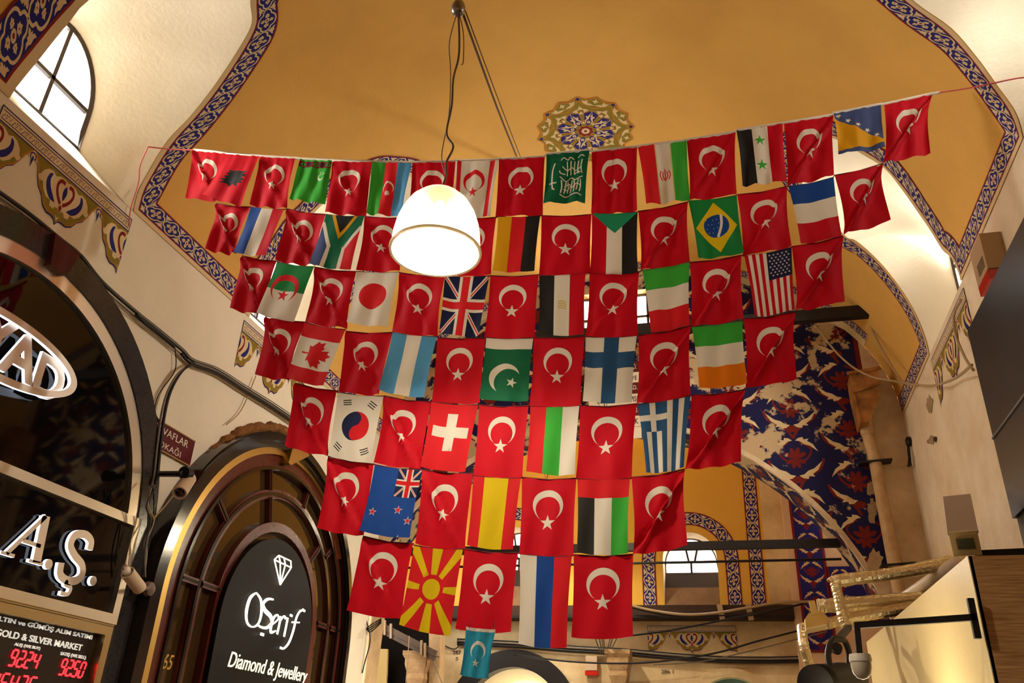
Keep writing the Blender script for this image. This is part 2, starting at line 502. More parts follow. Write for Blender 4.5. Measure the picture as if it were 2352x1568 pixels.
def crown(k):
    g = GRO[k]
    s = [p[0] for p in g]
    return s.index(max(s)) if k[0] == 'L' else s.index(min(s))
def line2(a, b, n=12): return [(a[0] + (b[0] - a[0]) * i / n, a[1] + (b[1] - a[1]) * i / n) for i in range(n + 1)]
for k1, k2, sd, s0 in (('L1', 'L2', -1, 0.0), ('R1', 'R2', 1, SMAX)):
    g1, g2 = GRO[k1], GRO[k2]
    band([g1[crown(k1):], line2(g1[-1], g2[0]), g2[:crown(k2) + 1]], sd, vs)                  # between the two lunettes
    band([[p for p in g2[crown(k2):]], line2(g2[-1], (s0, YE - 0.02))], sd, vs)             # beyond the far lunette
    band([line2((s0, 0.3), g1[0]), g1[:crown(k1) + 1]], sd, vs, PW * (1.6 if k1 == 'L1' else 1))                           # before the near lunette
e0, e1 = s_of_x(-3.72), s_of_x(1.64)
band([[(e0 + (e1 - e0) * i / 60, YE - 0.34) for i in range(61)]], 1, vs, 0.15, margin=False)     # along the end arch
b = MB()
for i in range(60):
    q = [(e0 + (e1 - e0) * i / 60, YE - 0.16), (e0 + (e1 - e0) * (i + 1) / 60, YE - 0.16), (e0 + (e1 - e0) * (i + 1) / 60, YE), (e0 + (e1 - e0) * i / 60, YE)]
    b.add([vs(s, y, 0.006) for s, y in q], [(0, 1, 2, 3)])
trim(b.build('trim', [CRM], smooth='all'))

# ---- rosette painted on the crown of the vault
def rosette():
    L = []
    def ring(n, r1, r2, ro=0.0): return [((r1 if i % 2 == 0 else r2) * math.cos(ro + math.pi * i / n), (r1 if i % 2 == 0 else r2) * math.sin(ro + math.pi * i / n)) for i in range(2 * n)]
    L.append((ring(16, 1.0, .90), 3)); L.append((ring(16, .965, .865), 4))
    for q in range(8):
        a = math.pi / 4 * q
        L.append((xf([(.0, -.045), (.045, 0), (0, .045), (-.045, 0)], .925 * math.cos(a), .925 * math.sin(a), 1, a), 1))
        for sg in (1, -1):                          # arching orange lines and leaf scrolls of the outer ring
            L.append((ribbon(smooth2([(.88 * math.cos(a), .88 * math.sin(a)), (.74 * math.cos(a + sg * .2), .74 * math.sin(a + sg * .2)), (.66 * math.cos(a + sg * .39), .66 * math.sin(a + sg * .39))], 4), .022), 3))
            m = a + sg * .22
            fish = [(-.13, 0), (-.05, .05), (.03, .045), (.13, .0), (.05, -.005), (.0, .005), (-.04, -.05), (-.07, -.01)]
            L.append((xf(fish, .81 * math.cos(m), .81 * math.sin(m), 1.15, m + math.pi / 2 + sg * .5, sg), 0))
        m = a + math.pi / 8
        L.append((xf(star(0, 0, .07, 0, 4, .45), .86 * math.cos(m), .86 * math.sin(m), 1, m), 0))
        for r_, s_ in ((.66, .075), (.53, .06)):
            L.append((xf(star(0, 0, s_, 0, 3, .5), r_ * math.cos(a), r_ * math.sin(a), 1, a), 0))
        for sg in (1, -1): L.append((xf(star(0, 0, .07, 0, 3, .5), .60 * math.cos(a + sg * .16), .60 * math.sin(a + sg * .16), 1, a + sg * 1.6), 0))
        L.append((circ(.60 * math.cos(a), .60 * math.sin(a), .018, 6), 2))
        # dark blue petal
        kite = [(.17, 0), (.25, -.075), (.50, -.15), (.60, 0), (.50, .15), (.25, .075)]
        L.append((xf([(x * 1.04 - .01, y * 1.12) for x, y in kite], 0, 0, 1, m), 3)); L.append((xf(kite, 0, 0, 1, m), 1))
        for sg in (1, -1):
            L.append((xf([(.20, sg * .05), (.30, sg * .085), (.36, sg * .06), (.44, sg * .10), (.43, sg * .05), (.57, 0), (.60, -sg * .03), (.53, sg * .01), (.44, sg * .02), (.37, sg * .015), (.30, sg * .055)], 0, 0, 1, m), 0))
        L.append((xf(circ(.27, 0, .04, 8), 0, 0, 1, m), 0)); L.append((xf(circ(.27, 0, .014, 6), 0, 0, 1, m), 2))
        L.append((xf(circ(.45, 0, .03, 8), 0, 0, 1, m), 0)); L.append((xf(circ(.45, 0, .016, 6), 0, 0, 1, m), 1))
        L.append((xf(star(0, 0, .05, 0, 3, .5), .25 * math.cos(a), .25 * math.sin(a), 1, a), 0))
    L.append((ring(8, .185, .14, math.pi / 8), 3)); L.append((ring(8, .17, .13, math.pi / 8), 2))
    L.append((circ(0, 0, .085, 14), 0)); L.append((circ(0, 0, .033, 8), 2))
    return design(ring(16, 1.0, .90), L, 0.16, base=3)
_c = pix_sy(1345, 300); _e = pix_sy(1459, 296)
RR = math.hypot(_e[0] - _c[0], _e[1] - _c[1])
trim(painted('trim', rosette(), lambda x, y: vs(_c[0] + x * RR, _c[1] + y * RR, 0.006), [CRM, NAVY, MAR, ORG, OLV]))

# ---- painted friezes with hanging lambrequins under each lunette
def frieze_design():
    """u 0..4 in half pendants, v down in pendant depths"""
    L = []
    L.append((rect(0, 0, 4, .24), 1)); L.append((rect(.02, .02, 3.98, .22), 0))
    L.append((ribbon([(.05, .055), (3.95, .055)], .014), 1)); L.append((ribbon([(.05, .185), (3.95, .185)], .014), 1))
    for i in range(15):
        x = .16 + i * .262
        L.append((ribbon([(x - .1, .17), (x - .05, .10), (x, .16), (x + .05, .08), (x + .1, .15), (x + .13, .09)], .014), 1)); L.append((circ(x, .1, .014, 5), 1))
    half = [(0, 1.0), (.06, .93), (.16, .91), (.28, .92), (.42, .86), (.52, .74), (.66, .66), (.76, .52), (.84, .38), (.9, .33)]
    def full(c, k=1.0, x0=-1, x1=1):
        P = [(c - u, .24 + (v - .24) * k) for u, v in half[::-1]] + [(c + u, .24 + (v - .24) * k) for u, v in half[1:]]
        return [(c - .98, .24)] + P + [(c + .98, .24)]
    def clip(P): return [(min(4, max(0, x)), y) for x, y in P]
    for c in (0, 2, 4):
        L.append((clip(full(c)), 1)); L.append((clip(xf([(x - c, y) for x, y in full(c, .965)], c, 0, 1)), 3))
        L.append((clip([(c + (x - c) * .955, y) for x, y in full(c, .95)]), 4))
        for sg in (1, -1):
            fl = lambda P: clip([(c + sg * x, y) for x, y in P])
            L.append((fl([(0, .80), (.06, .74), (.14, .76), (.16, .80), (.27, .79), (.29, .71), (.42, .71), (.54, .63), (.60, .54), (.70, .56), (.76, .50), (.70, .46), (.66, .38), (.56, .31), (.44, .29), (.34, .33), (.22, .28), (.1, .27), (0, .29)]), 0))
            L.append((fl(smooth2([(.17, .70), (.32, .70), (.46, .61), (.53, .48), (.50, .36), (.42, .33), (.44, .43), (.38, .53), (.28, .61), (.17, .70)], 3)), 1))
            L.append((fl(ribbon(smooth2([(.03, .66), (.12, .60), (.20, .51), (.23, .41), (.17, .33), (.06, .33)], 4), .062)), 2))
            L.append((fl([(.13, .40), (.17, .46), (.12, .52), (.09, .46)]), 0))
            L.append((fl([(0, .34), (.05, .42), (.055, .48), (.03, .56), (0, .6)]), 1))
            L.append((fl([(0, .66), (.05, .71), (0, .80)]), 2)); L.append((fl([(.06, .84), (.03, .88), (0, .93), (0, .88)]), 0))
    for c in (1, 3):
        L.append((circ(c, .33, .085, 12, .065), 1)); L.append((circ(c, .33, .06, 10, .045), 0)); L.append((ribbon([(c, .33), (c, .5)], .04), 1))
    out = [(0, 0), (4, 0), (4, 1.0), (3.94, .93), (3.84, .91), (3.72, .92), (3.58, .86), (3.48, .74), (3.34, .66), (3.24, .52), (3.16, .38), (3.03, .36), (3.0, .51), (2.97, .36), (2.84, .38),
           (2.76, .52), (2.66, .66), (2.52, .74), (2.42, .86), (2.28, .92), (2.16, .91), (2.06, .93), (2, 1.0)]
    out += [(4 - x, y) for x, y in out[3:-1][::-1] if x < 4] + [(0, 1.0)]
    return design(out, L, 0.25)
FD = frieze_design()
def frieze(fn): return trim(painted('trim', FD, fn, [CRM, NAVY, MAR, ORG, OLV]))
for x, y0, y1, lift in ((XL, 2.86, 4.06, .006), (XL, 5.60, 6.78, .006), (XR, 6.14, 7.45, -.006), (XR, 3.25, 4.45, -.006)):
    frieze(lambda u, v, x=x, y0=y0, y1=y1, l=lift: Vector((x + l, y0 + (y1 - y0) * u / 4, EYE + 3.385 - v * 0.46)))

# ---- side walls, back wall, floor
def flat(name, pts, m, holes=()):
    b = MB(); b.add(pts, [tuple(range(len(pts)))]); return struct(b.build(name, [m]))
def gridwall(name, f, u0, u1, v0, v1, n, m):
    b = MB(); b.add([f(u0 + (u1 - u0) * i / n, v0 + (v1 - v0) * j / n) for i in range(n + 1) for j in range(n + 1)],
                    [(i * (n + 1) + j, (i + 1) * (n + 1) + j, (i + 1) * (n + 1) + j + 1, i * (n + 1) + j + 1) for i in range(n) for j in range(n)])
    return struct(b.build(name, [m], smooth='all'))
gridwall('wall_left', lambda y, z: Vector((XL, y, z)), YN, YE, 0, ZC, 8, WHT)
gridwall('wall_right', lambda y, z: Vector((XR, y, z)), YN, YE, 0, ZC, 8, mat('right_plaster', srgb(238, 222, 196), .85, spec=.1, var=.25, vscale=2.2, bump=.2, bscale=25, alt=srgb(214, 188, 150)))
gridwall('wall_back', lambda x, z: Vector((x, YN, z)), XL, XR, 0, ZC + ZB + .1, 4, OLD)
flat('floor', [(XL - 2, YN, 0), (XR + 2, YN, 0), (XR + 2, YF + 1, 0), (XL - 2, YF + 1, 0)], mat('stone_floor', srgb(120, 108, 94), .5, var=.3, vscale=3))

# ---- end wall: arch below, window above, flaking palmette painting
ACX, ACZ, AR = -1.4, 0.64 + EYE, 2.95
def arch_pts(r, zb, n=40, cx=ACX, cz=ACZ):
    return [(cx - r, zb)] + [(cx - r * math.cos(math.pi * k / n), cz + r * math.sin(math.pi * k / n)) for k in range(n + 1)] + [(cx + r, zb)]
wz = [at(1335, 620, y=YE), at(1505, 760, y=YE)]
EW = (wz[0].x, wz[1].x, wz[1].z, min(wz[0].z, ZC + ZB - 0.22))
def pal(c, s, fl=1):
    """one palmette repeat about c: [(polygon, colour)] with 0 cream, 1 blue, 2 maroon"""
    wing = [(0.03, 0), (.12, .02), (.2, .09), (.31, .13), (.47, .27), (.38, .10), (.27, .02), (.31, -.03), (.2, -.015), (.19, -.07), (.1, -.055)]
    L = []
    for sg in (1, -1):
        L.append((xf(ribbon(smooth2([(.0, -.5), (sg * .12, -.3), (sg * .42, -.1), (sg * .5, .1)], 3), .05), c[0], c[1], s), 2))
        L.append((xf(ribbon(smooth2([(.0, .02), (sg * .2, .1), (sg * .3, .3), (sg * .1, .45)], 3), .04), c[0], c[1], s), 2))
        for a in (.5, 1.25):
            L.append((xf(xf(circ(.13, 0, .1, 8, .045), 0, .12, 1, a if sg == 1 else math.pi - a), c[0], c[1], s), 2))
            L.append((xf(xf(circ(.12, 0, .085, 8, .04), 0, .12, 1, -a if sg == 1 else math.pi + a), c[0], c[1], s), 2))
        L.append((xf([(sg * (x * 1.0), y - .22) for x, y in wing], c[0], c[1], s), 0))
        L.append((xf([(sg * (x * .9), -y * .9 + .48) for x, y in wing], c[0], c[1], s), 0))
    L.append((xf(circ(0, -.30, .10, 10, .07), c[0], c[1], s), 2)); L.append((xf(circ(0, .12, .04, 8), c[0], c[1], s), 2))
    return L
PL = srgb(186, 158, 118)
NF = mat('flaking_blue', srgb(32, 30, 66), .75, var=1, vscale=2.6, thr=.535, alt=PL, spec=.1, bump=.2, bscale=20)
MF = mat('flaking_maroon', srgb(112, 34, 26), .75, var=1, vscale=2.6, thr=.53, alt=PL, spec=.1)
CF = mat('flaking_cream', srgb(208, 182, 136), .8, var=1, vscale=2.6, thr=.55, alt=PL, spec=.1)
ENDP = mat('end_plaster', srgb(226, 202, 164), .85, spec=.1, var=.35, vscale=3, bump=.3, bscale=18, alt=srgb(178, 146, 108))
out = [(XL, 0), (XR, 0), (XR, ZC)] + [(_ex[i], _ez[i]) for i in range(2000, -1, -40)] + [(XL, ZC)]
reg = [(-3.7, 1.9 + EYE), (1.58, 1.9 + EYE), (1.58, ZC + 1.0), (0, ZC + 2.2), (-2, ZC + 2.2), (-3.7, ZC + 1)]
Ls = [(reg, 1)]
TS = 0.58
for i in range(-5, 5):
    for j in range(0, 7):
        cx, cz = -0.98 + i * TS, 2.1 + EYE + j * TS + (TS / 2 if i % 2 else 0)
        if -3.5 < cx < 1.45: Ls += pal((cx, cz), TS * .98)
Ls = [(p, c) for p, c in Ls if c == 1 or max(q[0] for q in p) < 1.56]
Ls.append((rect(1.53, 1.9 + EYE, 1.58, ZC + 1), 2))
Ls.append((arch_pts(AR + .05, 0), 3)); Ls.append((rect(XL, 0, XR, 1.75 + EYE), 3))
wh = rect(EW[0], EW[2], EW[1], EW[3])
ed = design(out, Ls, 0.3, holes=[arch_pts(AR, -.1), wh], base=3)
struct(painted('wall_end', ed, lambda x, z: Vector((x, YE, z)), [CF, NF, MF, ENDP]))
# soffit of the end arch, painted too
ap = arch_pts(AR, 0, 48); al = [0]
for a, b_ in zip(ap, ap[1:]): al.append(al[-1] + math.hypot(b_[0] - a[0], b_[1] - a[1]))
YD = 0.55
def soff(u, v):
    i = min(len(ap) - 2, max(0, int(np.searchsorted(al, u)) - 1)); t = (u - al[i]) / (al[i + 1] - al[i])
    return Vector((ap[i][0] + (ap[i + 1][0] - ap[i][0]) * t, YE + v, ap[i][1] + (ap[i + 1][1] - ap[i][1]) * t))
Ls = [(rect(1.9, 0.05, al[-1] - 1.9, YD), 1)]
n = int((al[-1] - 3.8) / YD)
for i in range(n): Ls += [([(y, x) for x, y in [(q[0], q[1]) for q in p]], c) for p, c in [(xf(pp, 0, 0, 1), cc) for pp, cc in pal((YD / 2, 2.1 + i * YD), YD * .95)]]
struct(painted('wall_arch_soffit', design(rect(0, 0, al[-1], YD), Ls, 0.25, base=3), soff, [CF, NF, MF, ENDP]))
# window in the end wall above the arch
ow = [Vector((EW[0], YE + .12, EW[2])), Vector((EW[1], YE + .12, EW[2])), Vector((EW[1], YE + .12, EW[3])), Vector((EW[0], YE + .12, EW[3]))]
xm, zm = (EW[0] + EW[1]) / 2, EW[2] + (EW[3] - EW[2]) * .48
window(5, ow, (0, 1, 0), [(Vector((EW[0] + (EW[1] - EW[0]) * f, YE + .12, EW[2])), Vector((EW[0] + (EW[1] - EW[0]) * f, YE + .12, EW[3]))) for f in (.1, .5, .9)] + [(Vector((EW[0], YE + .12, zm)), Vector((EW[1], YE + .12, zm)))], .025)
b = MB()
for a, c in zip(ow, ow[1:] + ow[:1]):
    b.add([a, c, c - Vector((0, .12, 0)), a - Vector((0, .12, 0))], [(0, 1, 2, 3)])
struct(b.build('window_reveal', [OLD]))

# ================================================================== THE CROSSING BEYOND THE ARCH
FARW = mat('far_plaster', srgb(236, 212, 164), .85, spec=.1, var=.25, vscale=2, bump=.15, alt=srgb(184, 152, 104))
FY = mat('far_ochre', srgb(232, 182, 78), .85, spec=.1, var=.12, vscale=2, bump=.1)
def fp(px, py, y=YF): return at(px, py, y=y)
zy = fp(1600, 1392).z                                # foot of the ochre field
xr0, xr1 = fp(1760, 1300).x, fp(1803, 1300).x
X0, X1 = XL - 1.2, fp(1990, 1300).x + .8
wn = []                                               # window niches of the far wall
for pl, pr, pt, pb in ((1527, 1655, 1222, 1391), (1128, 1222, 1210, 1391)):
    a, b_ = fp(pl, pb), fp(pr, pb); wn.append((a.x, b_.x, zy + .01, fp((pl + pr) / 2, pt).z))
def niche(w, g=0.0, n=18):
    a, b_, z0, z1 = w; c, h = (a + b_) / 2, (b_ - a) / 2
    return [(a - g, z0 - (0.0))] + [(c - (h + g) * math.cos(math.pi * k / n), z1 - h + (h + g) * math.sin(math.pi * k / n)) for k in range(n + 1)] + [(b_ + g, z0)]
oc = [(X0, zy), (xr0, zy), (xr0 + .02, ZC + 1.2), (X0, ZC + 1.2)]
doors = [arch_pts(fp(1330, 1568).x - fp(1180, 1568).x, 0, 24, fp(1180, 1568).x, fp(1180, 1497).z - (fp(1330, 1568).x - fp(1180, 1568).x)),
         arch_pts((fp(1812, 1568).x - fp(1570, 1568).x) / 2 * .86, 0, 24, fp(1680, 1568).x, fp(1680, 1540).z - (fp(1812, 1568).x - fp(1570, 1568).x) / 2 * .86)]
fd = design([(X0, 0), (X1, 0), (X1, ZC + 1.2), (X0, ZC + 1.2)], [(oc, 1)], 0.35, holes=[niche(w) for w in wn] + doors, base=0)
struct(painted('wall_far', fd, lambda x, z: Vector((x, YF, z)), [FARW, FY]))
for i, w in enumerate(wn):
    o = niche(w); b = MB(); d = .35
    P = [Vector((x, YF, z)) for x, z in o]
    for a, c in zip(P, P[1:]): b.add([a, c, c + Vector((0, d, 0)), a + Vector((0, d, 0))], [(0, 1, 2, 3)])
    z0, z1 = w[2], w[3]; zs = z0 + (z1 - z0) * .50
    zk = z0 + (zs - z0) * .55; dk = d * .55
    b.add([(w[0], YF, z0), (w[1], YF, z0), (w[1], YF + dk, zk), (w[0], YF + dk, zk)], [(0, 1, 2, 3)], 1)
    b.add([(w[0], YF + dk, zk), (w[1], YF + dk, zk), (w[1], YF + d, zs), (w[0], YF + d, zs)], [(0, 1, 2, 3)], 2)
    b.add([(w[0], YF, z0), (w[0], YF + d, z0), (w[0], YF + d, zs)], [(0, 1, 2)]); b.add([(w[1], YF, z0), (w[1], YF + d, z0), (w[1], YF + d, zs)], [(0, 1, 2)])
    struct(b.build('window_niche', [OLD, mat('brown_niche_plaster', srgb(140, 108, 76), .9, var=.4, vscale=5), mat('niche_shade', srgb(62, 50, 42), .8)]))  # brown stained foot; shade below the glass painted as a dark upper slope
    up = [(x, max(z, zs)) for x, z in niche(w)]
    o3 = [Vector((x, YF + d, z)) for x, z in up]; c = (w[0] + w[1]) / 2; zt = zs + (z1 - zs) * .32
    window(6 + i, o3, (0, 1, 0), [(Vector((w[0], YF + d, zt)), Vector((w[1], YF + d, zt))), (Vector((c - .03, YF + d, zt)), Vector((c - .09, YF + d, z1 - .02))), (Vector((c + .05, YF + d, zt)), Vector((c + .13, YF + d, z1 - .03))), (Vector((c, YF + d, zs)), Vector((c, YF + d, zt)))], .02)
    band([[(x, z) for x, z in niche(w, .06)]], 1, lambda a, c_, l: Vector((a, YF - l, c_)), .19, margin=False)
    area_light('daylight', (c, YF + 1.0, z1 + .2), (c, YF - 1, z1 - .6), .8, .6, 40, DAY)
zt_ = fp(1780, 1100).z + .5
band([line2((xr0, zy), (xr0 + .03, zt_), 20)], 1 if True else -1, lambda a, c_, l: Vector((a, YF - l, c_)), .19, margin=False)
b = MB(); b.add([(xr0, YF - .012, zy - .22), (xr0, YF - .012, zy - .02), (X0, YF - .012, zy - .02), (X0, YF - .012, zy - .22)], [(0, 1, 2, 3)])
gridwall('ceiling_crossing', lambda x, y: Vector((x, y, EYE + 3.62 + (y - YE - .55) * .52 + .0)), X0, X1, YE + .5, YF, 3, FY)
gridwall('wall_crossing_left', lambda y, z: Vector((X0 + .02, y, z)), YE, YF, 0, ZC + 1.2, 2, OLD)
gridwall('wall_crossing_right', lambda y, z: Vector((X1 - .02, y, z)), YE, YF, 0, ZC + 1.2, 2, OLD)
gridwall('wall_end_reverse', lambda x, z: Vector((ACX + AR + x * (X1 - ACX - AR), YE + YD, z)), 0, 1, 0, ZC, 2, OLD)
# painted panel on the far wall
u0, u1 = fp(1487, 1436), fp(1690, 1440); ub = fp(1690, 1500)
frieze(lambda u, v: Vector((u0.x + (u1.x - u0.x) * u / 4, YF - .008, u0.z + (ub.z - u0.z) * v)))
# palmette pilaster and painted return on the right of the crossing
def palstrip(pxq, y, cols, rows):
    ym = (pxq[0][1] + pxq[1][1]) / 2
    x0, x1 = fp(pxq[0][0], ym, y).x, fp(pxq[1][0], ym, y).x; z1, z0 = fp((pxq[0][0] + pxq[1][0]) / 2, pxq[0][1], y).z, fp((pxq[0][0] + pxq[1][0]) / 2, pxq[1][1], y).z
    s = (x1 - x0) / cols; Ls = []
    for i in range(cols):
        for j in range(int((z1 - z0) / s) + 1): Ls += pal((x0 + (i + .5) * s, z0 + (j + .5) * s), s * .86)
    Ls = [(p, c) for p, c in Ls if max(a[1] for a in p) < z1 - .01 and min(a[1] for a in p) > z0 + .01]
    Ls += [(rect(x0, z0, x0 + .03, z1), 2), (rect(x1 - .03, z0, x1, z1), 2), (rect(x0, z0, x1, z0 + .03), 2)]
    return trim(painted('trim', design(rect(x0, z0, x1, z1), Ls, .3, base=1), lambda x, z: Vector((x, y - .008, z)), [CRM, NAVY, MAR]))
yp = YF - .25
pa, pb = fp(1812, 1300, yp), fp(1990, 1300, yp)
bb = MB(); bb.box(((pa.x + X1) / 2, yp + .13, 3.2), (X1 - pa.x, .25, 6.4)); struct(bb.build('wall_crossing_pier', [mat('pink_plaster', srgb(224, 188, 150), .85, var=.15, vscale=2)]))
palstrip([(1827, 1080), (1897, 1498)], yp, 1, 8)
palstrip([(1905, 1300), (2030, 1425)], yp, 2, 3)

# ================================================================== THE FLAGS
RED = cloth('red_cloth', srgb(190, 11, 29), .3)
FC = {'red': RED, 'white': cloth('white_cloth', srgb(220, 210, 192), .35), 'black': cloth('black_cloth', srgb(36, 34, 32), .1), 'green': cloth('green_cloth', srgb(30, 126, 59), .3),
      'dgreen': cloth('dark_green_cloth', srgb(18, 93, 59), .25), 'lgreen': cloth('bright_green_cloth', srgb(59, 162, 54), .3), 'yellow': cloth('yellow_cloth', srgb(216, 184, 18), .35),
      'gold': cloth('gold_cloth', srgb(208, 149, 18), .35), 'blue': cloth('blue_cloth', srgb(25, 64, 135), .25), 'navy': cloth('navy_cloth', srgb(27, 30, 64), .2), 'sky': cloth('light_blue_cloth', srgb(82, 149, 194), .3),
      'steel': cloth('steel_blue_cloth', srgb(41, 79, 117), .25), 'cyan': cloth('cyan_cloth', srgb(46, 144, 171), .3), 'orange': cloth('orange_cloth', srgb(221, 117, 18), .35),
      'bred': cloth('bright_red_cloth', srgb(205, 30, 36), .35), 'pale': cloth('cream_mark_cloth', srgb(199, 183, 108), .35), 'teal': cloth('teal_cloth', srgb(32, 135, 93), .3), 'slate': cloth('slate_blue_cloth', srgb(63, 75, 117), .25), 'mar': cloth('maroon_cloth', srgb(108, 27, 39), .25)}
H = 1.38
def V_(cols): n = len(cols); return [(rect(i / n - .001, -.1, (i + 1) / n + .001, H + .1), c) for i, c in enumerate(cols)]
def Hz(cols): n = len(cols); return [(rect(-.1, H * i / n, 1.1, H * (i + 1) / n), c) for i, c in enumerate(cols)]
def crescent(bg_, col, cx=.5, cy=.48, R=.28, dy=.065, r=.225, sy=.79, sr=.145, n=5, dx=0, sxx=None):
    return [(circ(cx, cy, R, 36), col), (circ(cx + dx, cy + dy, r, 32), bg_), (star(sxx if sxx else cx, sy, sr, -math.pi / 2, n, .382 if n == 5 else .6), col)]
def union(x0, y0, x1, y1):
    w, h = x1 - x0, y1 - y0; cx, cy = (x0 + x1) / 2, (y0 + y1) / 2; L = [(rect(x0, y0, x1, y1), 'navy')]
    def cl(P): return [(min(x1, max(x0, x)), min(y1, max(y0, y))) for x, y in P]
    for wd_, c in ((.16, 'white'), (.055, 'bred')):
        for a, b_ in (((x0, y0), (x1, y1)), ((x1, y0), (x0, y1))): L.append((cl(ribbon([a, b_], wd_ * w)), c))
    for wd_, c in ((.30, 'white'), (.17, 'bred')):
        L.append((rect(cx - wd_ * w / 2, y0, cx + wd_ * w / 2, y1), c)); L.append((rect(x0, cy - wd_ * w / 2, x1, cy + wd_ * w / 2), c))
    return L
def strokes(S, w, c): return [(ribbon(smooth2(s, 4) if len(s) > 2 else s, w), c) for s in S]
LEAF = [(0, -1), (-.13, -.72), (-.32, -.8), (-.25, -.32), (-.42, -.5), (-.5, -.38), (-.78, -.44), (-.68, -.14), (-.82, -.06), (-.42, .28), (-.48, .46), (-.04, .40), (-.05, .85),
        (.05, .85), (.04, .40), (.48, .46), (.42, .28), (.82, -.06), (.68, -.14), (.78, -.44), (.5, -.38), (.42, -.5), (.25, -.32), (.32, -.8), (.13, -.72)]
